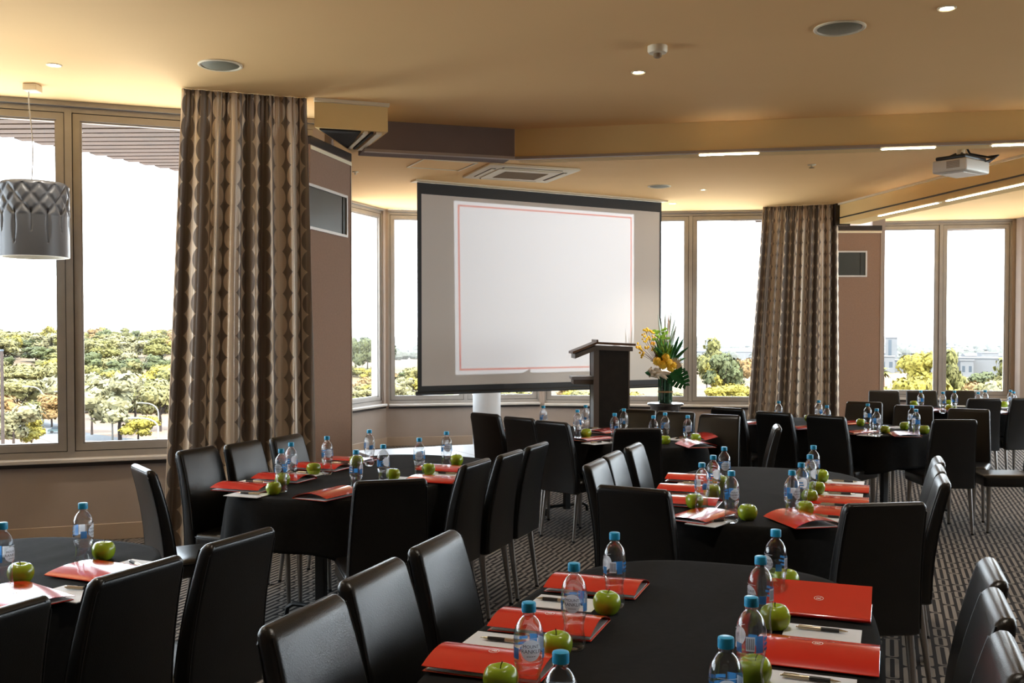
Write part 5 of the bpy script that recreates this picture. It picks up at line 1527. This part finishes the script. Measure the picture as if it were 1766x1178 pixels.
# far suburb: tree masses nobody could count, and pale buildings
m = MB()
for i in range(5200):
    d = 765 * (8000 / 765) ** (rs.random() ** 0.85); az = rs.uniform(-0.60, 0.62)
    if az < -0.28 and d < 900: continue
    x_, y_ = d * math.sin(az), d * math.cos(az); z_ = terrain(x_, y_)
    w = rs.uniform(3.5, 9) * (0.75 + d / 4500); h = rs.uniform(4, 9.5)
    if any((x_ - bx) ** 2 + (y_ - by) ** 2 < (br + w) ** 2 for bx, by, br in BLD): continue
    k = 7; a0 = rs.uniform(0, 6)
    rg = lambda r, z: [(x_ + r * w * math.cos(a0 + 2 * math.pi * j / k) * rs.uniform(.75, 1.2), y_ + r * w * .7 * math.sin(a0 + 2 * math.pi * j / k), z_ + z * h) for j in range(k)]
    m.loft([rg(.6, -0.1), rg(1.0, .35), rg(.75, .75), rg(.2, 1.0)])
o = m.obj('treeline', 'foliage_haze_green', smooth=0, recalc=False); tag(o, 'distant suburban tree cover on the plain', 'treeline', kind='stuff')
# street lamps
def street_lamp(px, py_base, top_y, armlen_px, label):
    d = dist(py_base); az = math.atan((px - CX) / F)
    x_, y_ = d * math.sin(az), d * math.cos(az); s = d / F / math.cos(az)
    h = (py_base - top_y) * s; a = armlen_px * s
    t = thing('street_lamp', label, 'street lamp', (x_, y_, GZ))
    r = 0.16
    pts = [(0, 0, 0), (0, 0, h * 0.72)] + [(-a * 0.55 * (1 - math.cos(R(q))), 0, h * 0.72 + h * 0.27 * math.sin(R(q))) for q in (20, 40, 60, 80)] + [(-a * 0.8, 0, h)]
    MB().tube(pts, [r * 1.3, r, r, r, r * .9, r * .9, r * .9], 8).obj('post', 'lamp_post', t)
    MB().rbox(-a * 1.05, -a * 0.7, -0.25, 0.25, h - 0.18, h + 0.16, 0.08, 1).obj('lamp_head', 'lamp_post', t, smooth=0)
    return t
street_lamp(73, 717, 664, 27, 'curved street lamp in the left pane beside the road')
street_lamp(27, 702, 657, 21, 'curved street lamp at the far left of the left pane')
street_lamp(192.5, 749, 680, 33, 'curved street lamp in front of the big pale gum')
street_lamp(272, 748, 692, 33, 'curved street lamp beside the curtain, upper one')
street_lamp(271, 766, 716, 43, 'curved street lamp beside the curtain, lower one')
street_lamp(118, 712, 671, 20, 'street lamp half hidden by the window mullion')
# dark pole at the left edge
pd = ray(3, 600) * 90
t = thing('timber_pole', 'dark timber pole at the far left edge of the window', 'pole', (pd.x, pd.y, GZ))
MB().tube([(0, 0, 0), (0, 0, 20.1)], [0.16, 0.14], 10).obj('shaft', 'bark', t)
MB().lathe([(0.17, 20.1), (0.17, 20.25)], 10).obj('pole_cap', 'dark_window', t)
# car on the road
c = gp(101, 747)
t = thing('car', 'small pale blue car on the road in the left pane', 'car', (c.x, c.y, GZ + 0.06), R(20))
def carbody(sec):
    m = MB(); n = len(sec)
    return m.loft([[(x_, -0.82, z_) for x_, z_ in sec], [(x_, 0.82, z_) for x_, z_ in sec]])
carbody([(-2.1, .35), (-2.15, .7), (-1.9, .88), (2.0, .85), (2.15, .6), (2.1, .35)]).obj('body', 'car_paint', t, smooth=0)
carbody([(-1.5, .88), (-1.1, 1.42), (0.5, 1.45), (1.15, .88)]).obj('cabin', 'dark_window', t, smooth=0)
for sx in (-1.3, 1.3):
    for sy in (-.75, .75): MB().tube([(sx, sy - .1, .32), (sx, sy + .1, .32)], .32, 14).obj('wheel', 'black_metal', t)
# summer haze over the plain
m_, nt_, out_ = newmat('haze')
vsn = nt_.nodes.new('ShaderNodeVolumeScatter'); vsn.inputs['Color'].default_value = (0.125, 0.130, 0.136, 1); vsn.inputs['Density'].default_value = 0.0008
vsn.inputs['Anisotropy'].default_value = 0.2
nt_.links.new(vsn.outputs[0], out_.inputs['Volume'])
hz = MB().box(-6000, 6500, 420, 9500, GZ - 12, 45).obj('haze', 'haze', smooth=0)
tag(hz, 'thin summer haze over the distant plain', 'haze', kind='stuff')
